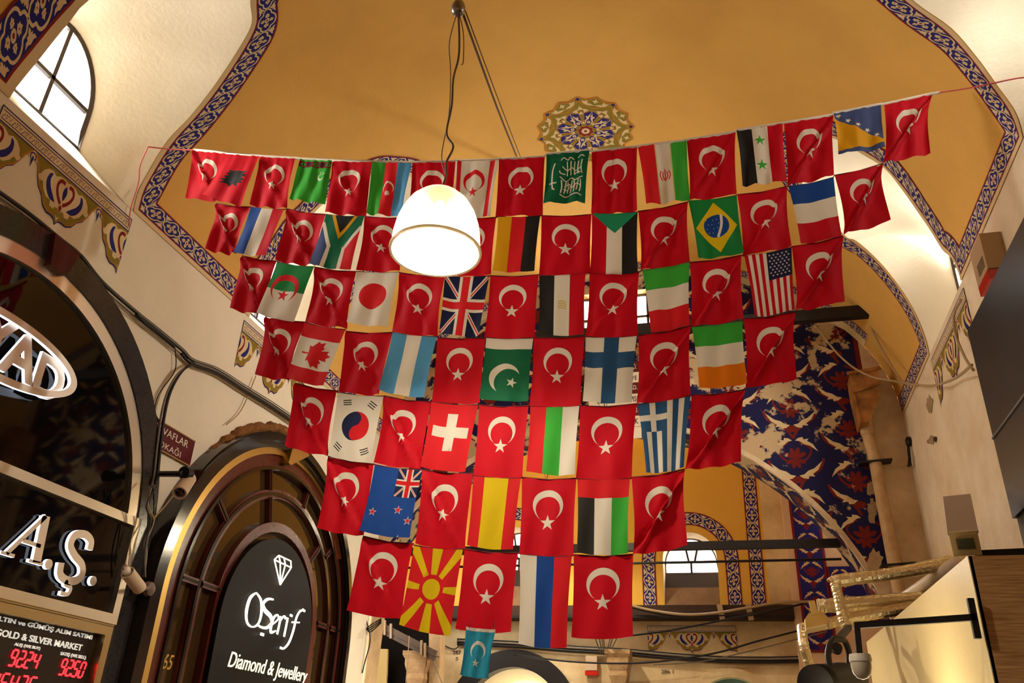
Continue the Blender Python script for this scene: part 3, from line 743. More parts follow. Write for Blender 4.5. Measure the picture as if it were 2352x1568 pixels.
DES = {
 'tr': ('red', crescent('red', 'white')),
 'alb': ('red', [([(.34, .50), (.50, .46), (.80, .44), (.84, .50), (.70, .52), (.86, .56), (.84, .62), (.74, .62), (.86, .70), (.78, .74), (.84, .80), (.70, .80), (.74, .92), (.60, .86), (.50, .94), (.44, .86), (.24, .92), (.34, .82), (.22, .80), (.36, .74), (.28, .68), (.40, .64), (.30, .58), (.40, .56)], 'black')]),
 'tkm': ('lgreen', [(rect(-.1, .06, 1.1, .26), 'mar')] + [(circ(.12 + i * .2, .16, .07, 8), ('lgreen', 'black')[i % 2]) for i in range(5)] + [(circ(.12 + i * .2, .16, .03, 6), 'mar') for i in range(5)] +
         [(circ(.75, .56, .11, 20), 'white'), (circ(.775, .53, .095, 20), 'lgreen')] + [(star(.72 + .07 * (i % 3), .47 - .06 * (i // 3), .028), 'white') for i in range(5)]),
 'aze': ('red', V_(['lgreen', 'bred', 'sky']) + crescent('bred', 'white', .5, .68, .15, .03, .13, .84, .075, 8)),
 'cyp': ('white', [(rect(.045, -.1, .14, H + .1), 'bred'), (rect(.80, -.1, .92, H + .1), 'bred')] + crescent('white', 'bred', .47, .50, .26, .06, .2, .79, .13)),
 'ksa': ('dgreen', strokes([[(.22, .28), (.17, .5), (.17, .8), (.2, 1.02)], [(.10, .83), (.29, .86)], [(.2, 1.0), (.25, 1.04)]], .035, 'white') +
         strokes([[(.40 + .075 * i, 1.12 - .02 * (i % 3)), (.42 + .075 * i, .95), (.40 + .075 * i + .03 * (i % 2), .78)] for i in range(7)] + [[(.88 - .09 * i, .62), (.84 - .08 * i, .44), (.86 - .09 * i, .24)] for i in range(5)] +
                 [[(.40, .40), (.52, .48), (.62, .42), (.72, .5), (.86, .44)], [(.36, .70), (.5, .76), (.62, .70), (.74, .78), (.90, .70)], [(.38, 1.16), (.52, 1.19), (.7, 1.16), (.9, 1.20)], [(.36, .22), (.42, .15), (.52, .2), (.56, .13), (.66, .2)],
                  [(.34, .52), (.38, .60), (.48, .58)], [(.48, .92), (.56, .84), (.62, .92), (.54, 1.0), (.46, .98)], [(.70, .62), (.76, .56), (.84, .60)], [(.74, .14), (.82, .11), (.9, .16)], [(.66, .98), (.78, .90), (.88, .98)]], .026, 'white')),
 'irn': ('white', V_(['bred', 'white', 'lgreen']) + [(rect(.33, -.1, .352, H + .1), 'pale'), (rect(.648, -.1, .668, H + .1), 'pale')] +
         strokes([[(.42, .62), (.39, .72), (.43, .84)], [(.58, .62), (.61, .72), (.57, .84)], [(.46, .64), (.45, .74), (.48, .84)], [(.54, .64), (.55, .74), (.52, .84)], [(.5, .58), (.5, .88)]], .022, 'bred')),
 'syr': ('white', V_(['black', 'white', 'red']) + [(star(.48, .33, .135), 'lgreen'), (star(.48, .93, .135), 'lgreen')]),
 'bih': ('blue', [(rect(-.1, -.1, 1.1, H + .1), 'slate'), ([(.0, .18), (1.02, 1.12), (1.0, 1.2), (0, 1.28)], 'gold')] + [(star(.1 + .19 * i, .10 + .205 * i, .075, .3), 'white') for i in range(6)]),
 'nld': ('white', V_(['blue', 'white', 'red'])),
 'zaf': ('green', [([(.0, .25), (.0, 1.38), (.30, 1.38), (.30, .9)], 'slate'), ([(1.0, .25), (1.0, 1.38), (.62, 1.38), (.64, .9)], 'bred'),
                   (ribbon([(.0, .22), (.33, .84), (.30, 1.40)], .09), 'white'), (ribbon([(1.0, .28), (.67, .84), (.70, 1.40)], .09), 'white'), ([(.36, .84), (.64, .84), (.64, 1.39), (.36, 1.39)], 'dgreen'), ([(.0, -.02), (.06, .22), (.38, .84), (.62, .84), (.98, .22), (1, -.02)], 'dgreen'),
                   ([(.16, -.02), (.5, .62), (.84, -.02)], 'gold'), ([(.25, -.02), (.5, .46), (.75, -.02)], 'black')]),
 'ger': ('bred', V_(['gold', 'bred', 'black'])),
 'sdn': ('white', V_(['red', 'white', 'black']) + [([(-.02, -.02), (1.02, -.02), (.51, .46)], 'teal')]),
 'bra': ('green', [([(.5, .09), (.95, .69), (.5, 1.29), (.05, .69)], 'yellow'), (circ(.5, .66, .27, 30), 'blue'), (ribbon(smooth2([(.62, .41), (.6, .66), (.5, .92)], 5), .055), 'white')] +
         [(star(.30 + .11 * (i % 3) + .03 * (i % 2), .5 + .1 * (i // 3), .014), 'white') for i in range(12)]),
 'yug': ('white', Hz(['blue', 'white', 'red'])),
 'dza': ('white', [(rect(-.1, -.1, 1.1, H * .5), 'green')] + [(circ(.46, .62, .36, 36), 'bred'), (circ(.46, .70, .29, 32), 'white'), ([(x, y) for x, y in circ(.46, .70, .29, 60) if y < H * .5] + [(.2, H * .5)], 'green'), (star(.47, .79, .16), 'bred')]),
 'jpn': ('white', [(circ(.5, .62, .33, 36), 'bred')]),
 'gbr': ('navy', union(0, 0, 1, H)),
 'egy': ('white', V_(['black', 'white', 'red']) + strokes([[(.42, .62 + .05 * i), (.5, .6 + .05 * i), (.6, .63 + .05 * i)] for i in range(4)], .03, 'pale')),
 'irt': ('white', Hz(['lgreen', 'white', 'bred'])),
 'usa': ('white', [(rect(i / 13 - .001, -.1, (i + 1) / 13, H + .1), 'red') for i in range(0, 13, 2)] + [(rect(6 / 13, -.1, 1.1, .62), 'navy')] + [(star(.52 + .09 * (i % 5) + (.045 if (i // 5) % 2 else 0), .07 + .066 * (i // 5), .028), 'white') for i in range(40) if not ((i // 5) % 2 and i % 5 == 4) or True]),
 'can': ('white', [(rect(-.1, -.1, 1.1, H * .24), 'bred'), (rect(-.1, H * .76, 1.1, H + .1), 'bred'), (xf(LEAF, .50, H / 2, .40, math.pi / 2), 'bred')]),
 'arg': ('white', V_(['sky', 'white', 'sky'])),
 'pak': ('dgreen', [(rect(-.1, -.1, 1.1, .24), 'white'), (circ(.47, .88, .32, 36), 'white'), (circ(.55, .97, .29, 32), 'dgreen'), (star(.63, .98, .115, -1.3), 'white')]),
 'fin': ('white', [(rect(.37, -.1, .66, H + .1), 'steel'), (rect(-.1, .32, 1.1, .66), 'steel')]),
 'irl': ('white', Hz(['lgreen', 'white', 'orange'])),
 'kor': ('white', [(circ(.5, .66, .31, 36), 'bred'), ([(.5 + .31 * math.cos(a), .66 + .31 * math.sin(a)) for a in np.linspace(math.pi * .42, math.pi * 1.42, 24)], 'navy')] +
         [(circ(.5 + .155 * math.cos(math.pi * 1.42), .66 + .155 * math.sin(math.pi * 1.42), .155, 20), 'bred' if False else 'navy'), (circ(.5 + .155 * math.cos(math.pi * .42), .66 + .155 * math.sin(math.pi * .42), .155, 20), 'bred')] +
         [(xf(rect(-.09, -.011, .09, .011), cx + d * k * math.sin(.5 * sg) * -1, cy + d * k * math.cos(.5), 1, .5 * sg), 'black') for cx, cy, sg in ((.24, .18, -.4), (.80, .2, 1.1), (.18, 1.14, 1.1), (.80, 1.16, -.8)) for d in (.05,) for k in (-1, 0, 1)]),
 'che': ('bred', [(rect(.40, .20, .62, .98), 'white'), (rect(.12, .48, .90, .70), 'white')]),
 'bgr': ('white', V_(['bred', 'lgreen', 'white'])),
 'grc': ('white', [(rect(i / 9 - .001, -.1, (i + 1) / 9 + .001, H + .1), 'steel') for i in range(0, 9, 2)] + [(rect(-.1, -.1, 5 / 9, .58), 'steel'), (rect(2 / 9, -.1, 3 / 9, .58), 'white'), (rect(-.1, .24, 5 / 9, .36), 'white')]),
 'nzl': ('blue', union(.52, .0, 1.0, .58) + [(p, c) for x, y in ((.66, .84), (.16, .95), (.9, 1.05), (.76, 1.42)) for p, c in ((star(x, y, .095), 'white'), (star(x, y, .07), 'bred'))]),
 'esp': ('bred', [(rect(.24, -.1, .74, H + .1), 'yellow')]),
 'uae': ('white', V_(['black', 'white', 'lgreen']) + [(rect(-.1, -.1, 1.1, H * .25), 'bred')]),
 'mkd': ('bred', [(xf([(.24, -w_), (L_, -w_ * 2.3), (L_, w_ * 2.3), (.24, w_)], .5, .68, 1, a), 'yellow') for a, L_, w_ in [(math.pi / 2, .9, .055), (-math.pi / 2, .9, .055), (0, .9, .045), (math.pi, .9, .045)] + [(sa, 1.2, .05) for sa in (.95, math.pi - .95, math.pi + .95, -.95)]] +
         [(circ(.5, .68, .2, 24), 'bred'), (circ(.5, .68, .17, 28), 'yellow')]),
 'rus': ('white', V_(['white', 'blue', 'bred'])),
 'uyg': ('cyan', [(rect(-.1, -.1, 1.1, .09), 'white')] + crescent('cyan', 'white', .48, .62, .26, .06, .21, .98, .12)),
}
NAMES = {'tr': 'red crescent', 'alb': 'black eagle', 'tkm': 'green carpet-band', 'aze': 'green-red-blue striped', 'cyp': 'white crescent', 'ksa': 'green sword', 'irn': 'red-white-green emblem', 'syr': 'two-green-star', 'bih': 'yellow triangle',
         'nld': 'blue-white-red striped', 'zaf': 'green Y-band', 'ger': 'gold-red-black', 'sdn': 'teal triangle', 'bra': 'yellow diamond', 'yug': 'blue-over-white', 'dza': 'green-white crescent', 'jpn': 'red disc', 'gbr': 'red-white-blue cross', 'egy': 'black-white-red', 'irt': 'backlit green-white-red',
         'usa': 'stars-and-stripes', 'can': 'maple leaf', 'arg': 'light-blue-and-white', 'pak': 'green crescent', 'fin': 'blue cross', 'irl': 'green-white-orange', 'kor': 'red-blue disc', 'che': 'white cross', 'bgr': 'red-green-white', 'grc': 'blue-white canton', 'nzl': 'blue red-star',
         'esp': 'red-yellow', 'uae': 'red-topped', 'mkd': 'yellow sun', 'rus': 'white-blue-red', 'uyg': 'cyan'}
DESC = {'alb': 'red flag with a smudged black eagle', 'tkm': 'green flag with a maroon carpet band and small white crescent', 'aze': 'flag of upright green, red and light blue stripes with crescent', 'cyp': 'white flag with red crescent, star and two red stripes', 'ksa': 'green flag with white sword and script',
        'irn': 'flag of upright red, white and green stripes with small red emblem', 'syr': 'black, white and red upright striped flag with two green stars', 'bih': 'slate blue flag with a yellow triangle and white stars', 'nld': 'glossy flag of upright blue, white and red stripes', 'zaf': 'flag with a green Y band, gold-edged black triangle',
        'ger': 'flag of upright gold, red and black stripes', 'sdn': 'red, white and black striped flag with a teal triangle on top', 'bra': 'green flag with yellow diamond and blue disc', 'yug': 'flag of level blue, white and red stripes', 'dza': 'half green half white flag with red crescent and star',
        'jpn': 'white flag with one large red disc', 'gbr': 'dark blue flag with red and white crosses', 'egy': 'black, white and red upright striped flag with faint gold eagle', 'irt': 'backlit flag of level green, white and red stripes', 'usa': 'red and white striped flag with white stars on blue corner',
        'can': 'white flag with red maple leaf between red ends', 'arg': 'flag of upright light blue, white and light blue stripes', 'pak': 'green flag with white top and white crescent and star', 'fin': 'white flag with a blue cross', 'irl': 'flag of level green, white and orange stripes', 'kor': 'white flag with red and blue disc and black bars',
        'che': 'bright red flag with a white cross', 'bgr': 'flag of upright red, green and white stripes', 'grc': 'blue and white striped flag with a white cross corner', 'nzl': 'royal blue flag with red stars and small crossed corner', 'esp': 'red flag with one broad upright yellow stripe',
        'uae': 'red topped flag with black, white and green upright stripes', 'mkd': 'red flag with a yellow sun and broad rays', 'rus': 'long flag of upright white, blue and red stripes', 'uyg': 'small cyan paper flag with white crescent and star'}
A_ = lambda x, y: (400 + x / 2.767, 300 + y / 2.767)
B_ = lambda x, y: (1150 + x / 2.767, 300 + y / 2.767)
S_ = lambda x, y: (1650 + x / 2.614, y / 2.614)
D_ = lambda x, y: (550 + x / 2.306, 820 + y / 2.306)
E_ = lambda x, y: (1050 + x / 2.306, 820 + y / 2.306)
# every flag: design, then its four corners in the photograph (top left, top right, bottom right, bottom left), fold strength (+ leaning left to right, - the other way)
ROWS = [
 [('tr', A_(127, 128), A_(335, 148), A_(300, 458), A_(70, 425), -.5), ('alb', A_(330, 150), A_(545, 165), A_(420, 482), A_(180, 408), 0), ('tr', A_(548, 168), A_(770, 180), A_(720, 497), A_(485, 478), -.2), ('tkm', A_(806, 185), A_(1005, 192), A_(960, 467), A_(732, 432), 0),
  ('tr', A_(1005, 195), A_(1262, 203), A_(1220, 548), A_(962, 522), -.2), ('aze', A_(1262, 203), A_(1510, 207), A_(1452, 545), A_(1225, 528), 0), ('tr', A_(1515, 207), A_(1790, 200), A_(1768, 555), A_(1480, 548), 0), ('cyp', A_(1790, 198), A_(2065, 190), A_(2010, 550), A_(1770, 548), 0),
  ('tr', A_(2067, 187), B_(280, 172), B_(268, 540), A_(2040, 545), 0), ('ksa', B_(292, 155), B_(565, 130), B_(535, 455), B_(270, 460), 0), ('tr', B_(578, 138), B_(868, 108), B_(868, 518), B_(575, 530), 0), ('irn', B_(872, 105), B_(1182, 68), B_(1205, 440), B_(925, 470), 0),
  ('tr', B_(1183, 65), B_(1492, 15), B_(1500, 408), B_(1200, 447), .3), ('syr', S_(107, 790), S_(385, 745), S_(413, 1085), S_(145, 1117), 0), ('tr', S_(393, 745), S_(688, 695), S_(693, 1055), S_(413, 1120), .5), ('bih', S_(690, 685), S_(975, 632), S_(998, 893), S_(722, 922), 0), ('tr', S_(995, 632), S_(1282, 568), S_(1272, 922), S_(985, 985), .8)],
 [('tr', A_(268, 465), A_(490, 487), A_(400, 790), A_(203, 757), -.8), ('nld', A_(490, 487), A_(700, 503), A_(590, 795), A_(378, 775), 0), ('tr', A_(720, 500), A_(965, 535), A_(900, 862), A_(648, 828), -.7), ('zaf', A_(965, 535), A_(1212, 545), A_(1125, 888), A_(858, 847), 0), ('tr', A_(1212, 547), A_(1480, 555), A_(1436, 893), A_(1157, 888), -.2),
  ('tr', A_(1775, 557), A_(2048, 553), A_(2015, 918), A_(1740, 918), 0), ('ger', A_(2060, 550), A_(2328, 543), A_(2290, 892), A_(2025, 892), 0), ('tr', B_(260, 543), B_(578, 535), B_(570, 912), B_(243, 918), 0), ('sdn', B_(580, 530), B_(870, 520), B_(872, 905), B_(568, 908), 0),
  ('tr', B_(875, 515), B_(1190, 455), B_(1203, 845), B_(888, 890), .5), ('bra', B_(1193, 450), B_(1500, 415), B_(1545, 775), B_(1255, 815), 0), ('tr', B_(1503, 410), B_(1818, 358), B_(1848, 735), B_(1540, 790), .3), ('yug', B_(1828, 358), B_(2115, 300), B_(2168, 665), B_(1905, 722), 0), ('tr', S_(697, 1055), S_(985, 985), S_(1033, 1325), S_(750, 1410), .9)],
 [('tr', A_(430, 797), A_(655, 832), A_(560, 1168), A_(360, 1132), -.7), ('dza', A_(655, 838), A_(892, 868), A_(762, 1215), A_(527, 1160), 0), ('tr', A_(895, 870), A_(1160, 898), A_(1095, 1255), A_(832, 1218), -.5), ('jpn', A_(1160, 897), A_(1430, 902), A_(1355, 1243), A_(1097, 1218), 0), ('tr', A_(1432, 905), A_(1722, 928), A_(1675, 1310), A_(1385, 1278), -.2),
  ('gbr', A_(1722, 928), A_(2005, 925), A_(1938, 1310), A_(1683, 1280), 0), ('tr', A_(2010, 925), A_(2318, 918), A_(2293, 1312), A_(1972, 1312), 0), ('egy', B_(245, 925), B_(540, 905), B_(530, 1297), B_(240, 1292), 0), ('tr', B_(565, 908), B_(880, 900), B_(872, 1305), B_(538, 1310), .2), ('irt', B_(900, 890), B_(1198, 838), B_(1200, 1235), B_(955, 1285), 0),
  ('tr', B_(1203, 840), B_(1530, 795), B_(1545, 1195), B_(1205, 1245), .4), ('usa', B_(1548, 800), B_(1848, 745), B_(1870, 1135), B_(1612, 1185), 0), ('tr', B_(1850, 740), B_(2175, 672), B_(2190, 1080), B_(1872, 1148), .7)],
 [('tr', A_(580, 1182), A_(835, 1220), D_(265, 124), D_(83, 93), -.7), ('can', A_(833, 1222), A_(1090, 1268), D_(448, 155), D_(245, 105), 0), ('tr', A_(1092, 1278), A_(1390, 1285), D_(745, 202), D_(522, 178), -.3), ('arg', A_(1390, 1285), A_(1670, 1312), D_(980, 215), D_(740, 175), 0), ('tr', A_(1675, 1318), A_(1980, 1320), D_(1275, 245), D_(1018, 232), 0),
  ('pak', A_(1985, 1320), A_(2282, 1322), D_(1530, 233), D_(1268, 218), 0), ('tr', B_(210, 1318), B_(535, 1310), E_(655, 258), E_(385, 258), 0), ('fin', B_(540, 1315), B_(865, 1308), E_(925, 240), E_(665, 232), 0), ('tr', B_(875, 1305), B_(1205, 1245), E_(1237, 205), E_(950, 250), .4), ('irl', B_(1215, 1250), B_(1535, 1210), E_(1535, 140), E_(1282, 165), 0), ('tr', B_(1545, 1200), B_(1870, 1155), (1830, 870), (1712, 890), .6)],
 [('tr', D_(295, 140), D_(517, 182), D_(472, 525), D_(240, 468), -.6), ('kor', D_(525, 190), D_(763, 210), D_(697, 557), D_(470, 522), 0), ('tr', D_(765, 208), D_(1015, 240), D_(965, 590), D_(713, 560), -.5), ('che', D_(1018, 240), D_(1265, 258), D_(1197, 607), D_(960, 580), 0), ('tr', D_(1270, 257), D_(1532, 260), D_(1500, 637), D_(1240, 622), 0),
  ('bgr', E_(388, 263), E_(648, 260), E_(625, 625), E_(365, 603), 0), ('tr', E_(652, 262), E_(950, 250), E_(925, 645), E_(630, 640), 0), ('grc', E_(955, 253), E_(1237, 207), E_(1200, 585), E_(1002, 613), 0), ('tr', E_(1240, 205), E_(1525, 175), E_(1503, 555), E_(1205, 597), .7)],
 [('tr', D_(470, 528), D_(712, 570), D_(665, 946), D_(413, 905), -.4), ('nzl', D_(718, 573), D_(970, 600), D_(903, 957), D_(637, 918), 0), ('tr', D_(972, 600), D_(1238, 620), D_(1195, 1025), D_(930, 985), -.3), ('esp', D_(1240, 630), D_(1492, 643), D_(1450, 1017), D_(1205, 995), 0), ('tr', E_(343, 640), E_(632, 645), E_(617, 1052), E_(330, 1045), 0), ('uae', E_(637, 648), E_(915, 645), E_(905, 1040), E_(635, 1035), 0), ('tr', E_(925, 640), E_(1205, 597), E_(1220, 998), E_(930, 1045), .7)],
 [('tr', D_(655, 952), D_(922, 992), D_(862, 1386), D_(565, 1338), -.2), ('mkd', D_(925, 1000), D_(1185, 1020), D_(1115, 1475), D_(845, 1415), 0), ('tr', D_(1193, 1020), D_(1475, 1040), D_(1440, 1455), D_(1143, 1438), 0), ('rus', E_(332, 1045), E_(608, 1055), E_(580, 1537), E_(325, 1517), 0), ('tr', E_(618, 1050), E_(933, 1048), E_(932, 1478), E_(605, 1483), 0)],
]
FP0, FP1 = Vector((-3.67, 4.10, 0)), Vector((1.51, 4.63, 0))      # the hanging net is an upright plane across the street
FN = Vector((FP1.y - FP0.y, -(FP1.x - FP0.x), 0)).normalized()     # towards the visitors
def onflags(p, d=0.0): return onplane(p[0], p[1], FP0 + FN * d, FN)
DCACHE = {}
def flag_design(k):
    if k not in DCACHE:
        base, L = DES[k]; cols = []
        for c in [base] + [c for _, c in L]:
            if c not in cols: cols.append(c)
        DCACHE[k] = (design(rect(0, 0, 1, H), [(p, cols.index(c)) for p, c in L], .085), [FC[c] for c in cols])
    return DCACHE[k]
def make_flag(k, q, fold, row, d, rs, n_=None):
    (v2, tr, ci), mats = flag_design(k)
    c = [onflags(p, d) for p in q]
    down = ((c[3] - c[0]) + (c[2] - c[1])).normalized(); acr = ((c[1] - c[0]) + (c[2] - c[3])).normalized()
    w = (c[1] - c[0]).length
    ph = rs.uniform(0, 6.28); f1 = rs.uniform(1.2, 2.2); amp = rs.uniform(.009, .015) if (row == 0 or fold) else rs.uniform(.004, .008)
    sag = .012 if row else .006
    pts = []
    for x, y in v2:
        u, v = x, y / H
        nz = amp * math.sin(6.28 * (u * f1 + .35 * v) + ph) * (.25 + .75 * min(1, v * 2)) + amp * .45 * math.sin(6.28 * (u * 2.6 - v * .9) + ph * 2) * (.3 + v * .7)
        du = dv = 0
        if row == 0: nz += .005 * math.sin(6.28 * u * 4.5 + ph) * (1 - v * .6)
        if fold:
            # a crease running from one top corner to the opposite bottom corner, cloth tucked under along it
            s = 1 if fold > 0 else -1
            uu = u if s > 0 else 1 - u
            g = (uu + v - 1.0 - .03) / 1.414                       # signed distance from the diagonal
            e = math.exp(-(g / .10) ** 2) * math.sin(math.pi * min(1, max(0, v * .92 + .04))) ** .6
            k_ = abs(fold)
            tuck = -.075 * k_ * (math.tanh(g / .05) - g * 1.35) * math.sin(math.pi * min(1, max(0, .06 + v * .88)))
            du += s * tuck * .8; dv += tuck * .8
            nz += .07 * k_ * e * math.sin(g / .045)
            nz += .02 * k_ * e
        u2, v2_ = u + du, v + dv
        top = c[0].lerp(c[1], u2); bot = c[3].lerp(c[2], u2)
        p = top.lerp(bot, v2_) + Vector((0, 0, -1)) * (sag * 4 * u * (1 - u)) * (.5 + .5 * v)
        edge = (1 if u < .5 else -1) * (abs(u - .5) * 2) ** 3 * (.014 if abs(fold) > .75 else .005) * math.sin(math.pi * v)
        pts.append(p + FN * (nz + .006) + acr * edge)
    b = MB(); b.add(pts, tr, ci)
    return b.build('flag', mats, smooth='all')
ROWN = ['top', 'second', 'third', 'fourth', 'fifth', 'sixth', 'bottom']
rs = random.Random(3)
for r, R_ in enumerate(ROWS):
    for i, (k, a, b_, c_, d_, fo) in enumerate(R_):
        over = .035 if k in ('alb', 'nld', 'dza', 'can', 'zaf', 'nzl', 'kor', 'mkd', 'arg') else (.012 if k != 'tr' else 0.0)
        f = make_flag(k, (a, b_, c_, d_), fo, r, over, rs)
        if k == 'tr':
            lf = NAMES[R_[i - 1][0]] if i else None; rt = NAMES[R_[i + 1][0]] if i + 1 < len(R_) else None
            if lf and rt: lab = 'red crescent flag in the %s row between the %s and %s flags' % (ROWN[r], lf, rt)
            elif rt: lab = 'red crescent flag at the left end of the %s row, by the %s flag' % (ROWN[r], rt)
            else: lab = 'red crescent flag at the right end of the %s row, by the %s flag' % (ROWN[r], lf)
            if r == 1 and k == 'tr' and i in (4, 5): lab = 'red crescent flag in the second row just %s of the glowing lamp' % ('left' if i == 4 else 'right')
        else: lab = DESC[k] + ', %s row' % ROWN[r]
        tag(f, lab, 'flag', 'flags of the hanging flag net')
uy = make_flag('uyg', ((750 + 1378 / 4.276, 1350 + 382 / 4.276), (750 + 1662 / 4.276, 1350 + 408 / 4.276), (750 + 1593 / 4.276, 1350 + 888 / 4.276), (750 + 1315 / 4.276, 1350 + 852 / 4.276)), 0, 0, .09, rs)
tag(uy, DESC['uyg'] + ' below the bottom row', 'flag', 'flags of the hanging flag net')
for q in (0, 1):
    p = onflags((750 + (1400, 1640)[q] / 4.276, 1350 + (386, 406)[q] / 4.276), .095)
    b = MB(); b.tube([p, p + Vector((0, .03, .05)), onflags((750 + (1400, 1640)[q] / 4.276, 1350 + 374 / 4.276), .012)], .003, 5); b.build('string', [cloth('thread', srgb(120, 30, 36), .1)], uy)
# cords: white rope over the top row, its pink strings, dark red cords between the rows
ROPE = mat('white_rope', srgb(222, 208, 188), .8, bump=.3, bscale=200); PINK = mat('pink_string', srgb(206, 96, 96), .8); CORD = mat('dark_red_cord', srgb(104, 14, 24), .8)
tp = [onflags(p, -.002) + Vector((0, 0, .008)) for row in ROWS[:1] for f in row for p in (f[1], f[2])]
b = MB(); b.tube(tp + [onflags((2160, 213), -.002)], .011, 6)
rope = tag(b.build('flag_rope', [ROPE], smooth='all'), 'white rope carrying the top row of flags', 'rope', 'cords of the flag net')
aL = at(340, 337, x=XL + .12); aR = at(2352, 178, x=XR - .1)
b = MB(); b.tube(catmull([aL, onflags((395, 343)), tp[0]], 6), .005, 5); b.build('tie_string', [PINK], rope)
b = MB(); b.tube(catmull([onflags((2158, 213)), aR + Vector((-.25, 0, -.02)), aR, aR + Vector((.02, .02, -.05))], 6), .005, 5); b.build('tie_string', [PINK], rope)
b = MB(); b.tube(catmull([aL, at(322, 380, x=XL + .05), at(318, 420, x=XL + .02), at(300, 480, x=XL + .03), at(296, 520, x=XL + .02)], 6), .004, 5); b.build('tie_string', [PINK], rope)
for r in range(1, 7):
    tp = [onflags(p, .004) + Vector((0, 0, .004)) for f in ROWS[r] for p in (f[1], f[2])]
    for i in range(len(tp) - 1): pass
    P2 = []
    for i, p in enumerate(tp):
        P2.append(p)
        if i % 2 == 0: P2.append(p.lerp(tp[i + 1], .5) - Vector((0, 0, .012)))
    b = MB(); b.tube(P2, .0045, 5)
    tag(b.build('row_rope', [CORD], smooth='all'), 'thin dark red rope along the tops of the %s row of flags' % ROWN[r], 'rope', 'cords of the flag net')

# ================================================================== LETTERING
def text_geo(body, shear=0.0, bold=0.0):
    cu = bpy.data.curves.new('t', 'FONT'); cu.body = body; cu.shear = shear; cu.offset = bold; cu.extrude = 0.5; cu.resolution_u = 4
    o = bpy.data.objects.new('t', cu); C.objects.link(o)
    dg = bpy.context.evaluated_depsgraph_get(); dg.update()
    me = bpy.data.meshes.new_from_object(o.evaluated_get(dg))
    v = np.array([tuple(p.co) for p in me.vertices]); f = [tuple(p.vertices) for p in me.polygons]
    nz = [abs(p.normal.z) > .5 for p in me.polygons]
    bpy.data.objects.remove(o); bpy.data.curves.remove(cu); bpy.data.meshes.remove(me)
    return v, f, nz
def put_text(b, body, o, U, V, w, h, depth=.004, mi=0, side=None, shear=0.0, bold=0.0):
    """lettering filling w x h from o along unit vectors U, V, raised by depth"""
    v, f, nz = text_geo(body, shear, bold)
    x0, x1, y0, y1 = v[:, 0].min(), v[:, 0].max(), v[:, 1].min(), v[:, 1].max()
    U, V = Vector(U), Vector(V); N = U.cross(V); o = Vector(o)
    P = [o + U * ((p[0] - x0) / (x1 - x0) * w) + V * ((p[1] - y0) / (y1 - y0) * h) + N * ((p[2] + .5) * depth) for p in v]
    b.add(P, f, [mi if q else (mi if side is None else side) for q in nz])
UY, VZ = Vector((0, 1, 0)), Vector((0, 0, 1))        # writing on the left wall reads along +y
def strip(b, pts, w, depth, mi=0, side=None):
    """a stroke along wall points (left wall), raised towards the street"""
    P2 = ribbon([(p.y, p.z) for p in pts], w)
    x = pts[0].x
    b.prism([(x, y, z) for y, z in P2], (depth, 0, 0), mi, side)
def arch_band(b, c, r0, r1, x0, x1, zb, n=48, mi=0):
    """arch-shaped moulding on the left wall: radii r0 < r1, from x0 out to x1, legs down to zb"""
    def o(r): return [(c[0] - r, zb)] + [(c[0] - r * math.cos(math.pi * k / n), c[1] + r * math.sin(math.pi * k / n)) for k in range(n + 1)] + [(c[0] + r, zb)]
    A, B = o(r0), o(r1); V = []
    for (a, z), (d, w) in zip(A, B): V += [(x0, a, z), (x1, a, z), (x1, d, w), (x0, d, w)]
    fs = []
    for i in range(len(A) - 1):
        for k in range(4):
            p, q = i * 4 + k, i * 4 + (k + 1) % 4
            fs.append((p, q, q + 4, p + 4))
    fs += [(0, 1, 2, 3), tuple(len(V) - 4 + k for k in (3, 2, 1, 0))]
    b.add(V, fs, mi)
def arch_disc(b, c, r, x, zb, n=40, mi=0, d=0.01):
    P = [(x, c[0] - r, zb)] + [(x, c[0] - r * math.cos(math.pi * k / n), c[1] + r * math.sin(math.pi * k / n)) for k in range(n + 1)] + [(x, c[0] + r, zb)]
    b.prism(P, (d, 0, 0), mi)
GRAN = mat('black_granite', srgb(38, 34, 33), .18, spec=.5, var=.5, vscale=60, alt=srgb(64, 58, 56))
GLS = mat('black_glass', srgb(9, 8, 8), .04, spec=.6)
STEEL = mat('brushed_steel', srgb(216, 200, 180), .42, metal=1.0)
STEEL2 = mat('polished_steel', srgb(222, 206, 180), .32, metal=1.0, bump=.05, bscale=8)
GOLD = mat('gold_metal', srgb(222, 182, 100), .34, metal=1.0)
HALO = mat('led_edge', srgb(225, 230, 255), .5, emit=(0.82, 0.88, 1, 1), estr=.8)
HALOW = mat('led_edge_warm', srgb(255, 245, 220), .5, emit=(1, 0.93, 0.74, 1), estr=1.3)
LEDR = mat('red_led', srgb(255, 30, 30), .5, emit=(1, 0.03, 0.04, 1), estr=1.1)
def kx(x): return -x / 4.0
def lw(y, z, x=-4.0):                                # a place measured on the wall plane, brought forward along the sight line
    k = -x / 4.0
    return Vector((x, y * k, EYE + z * k))

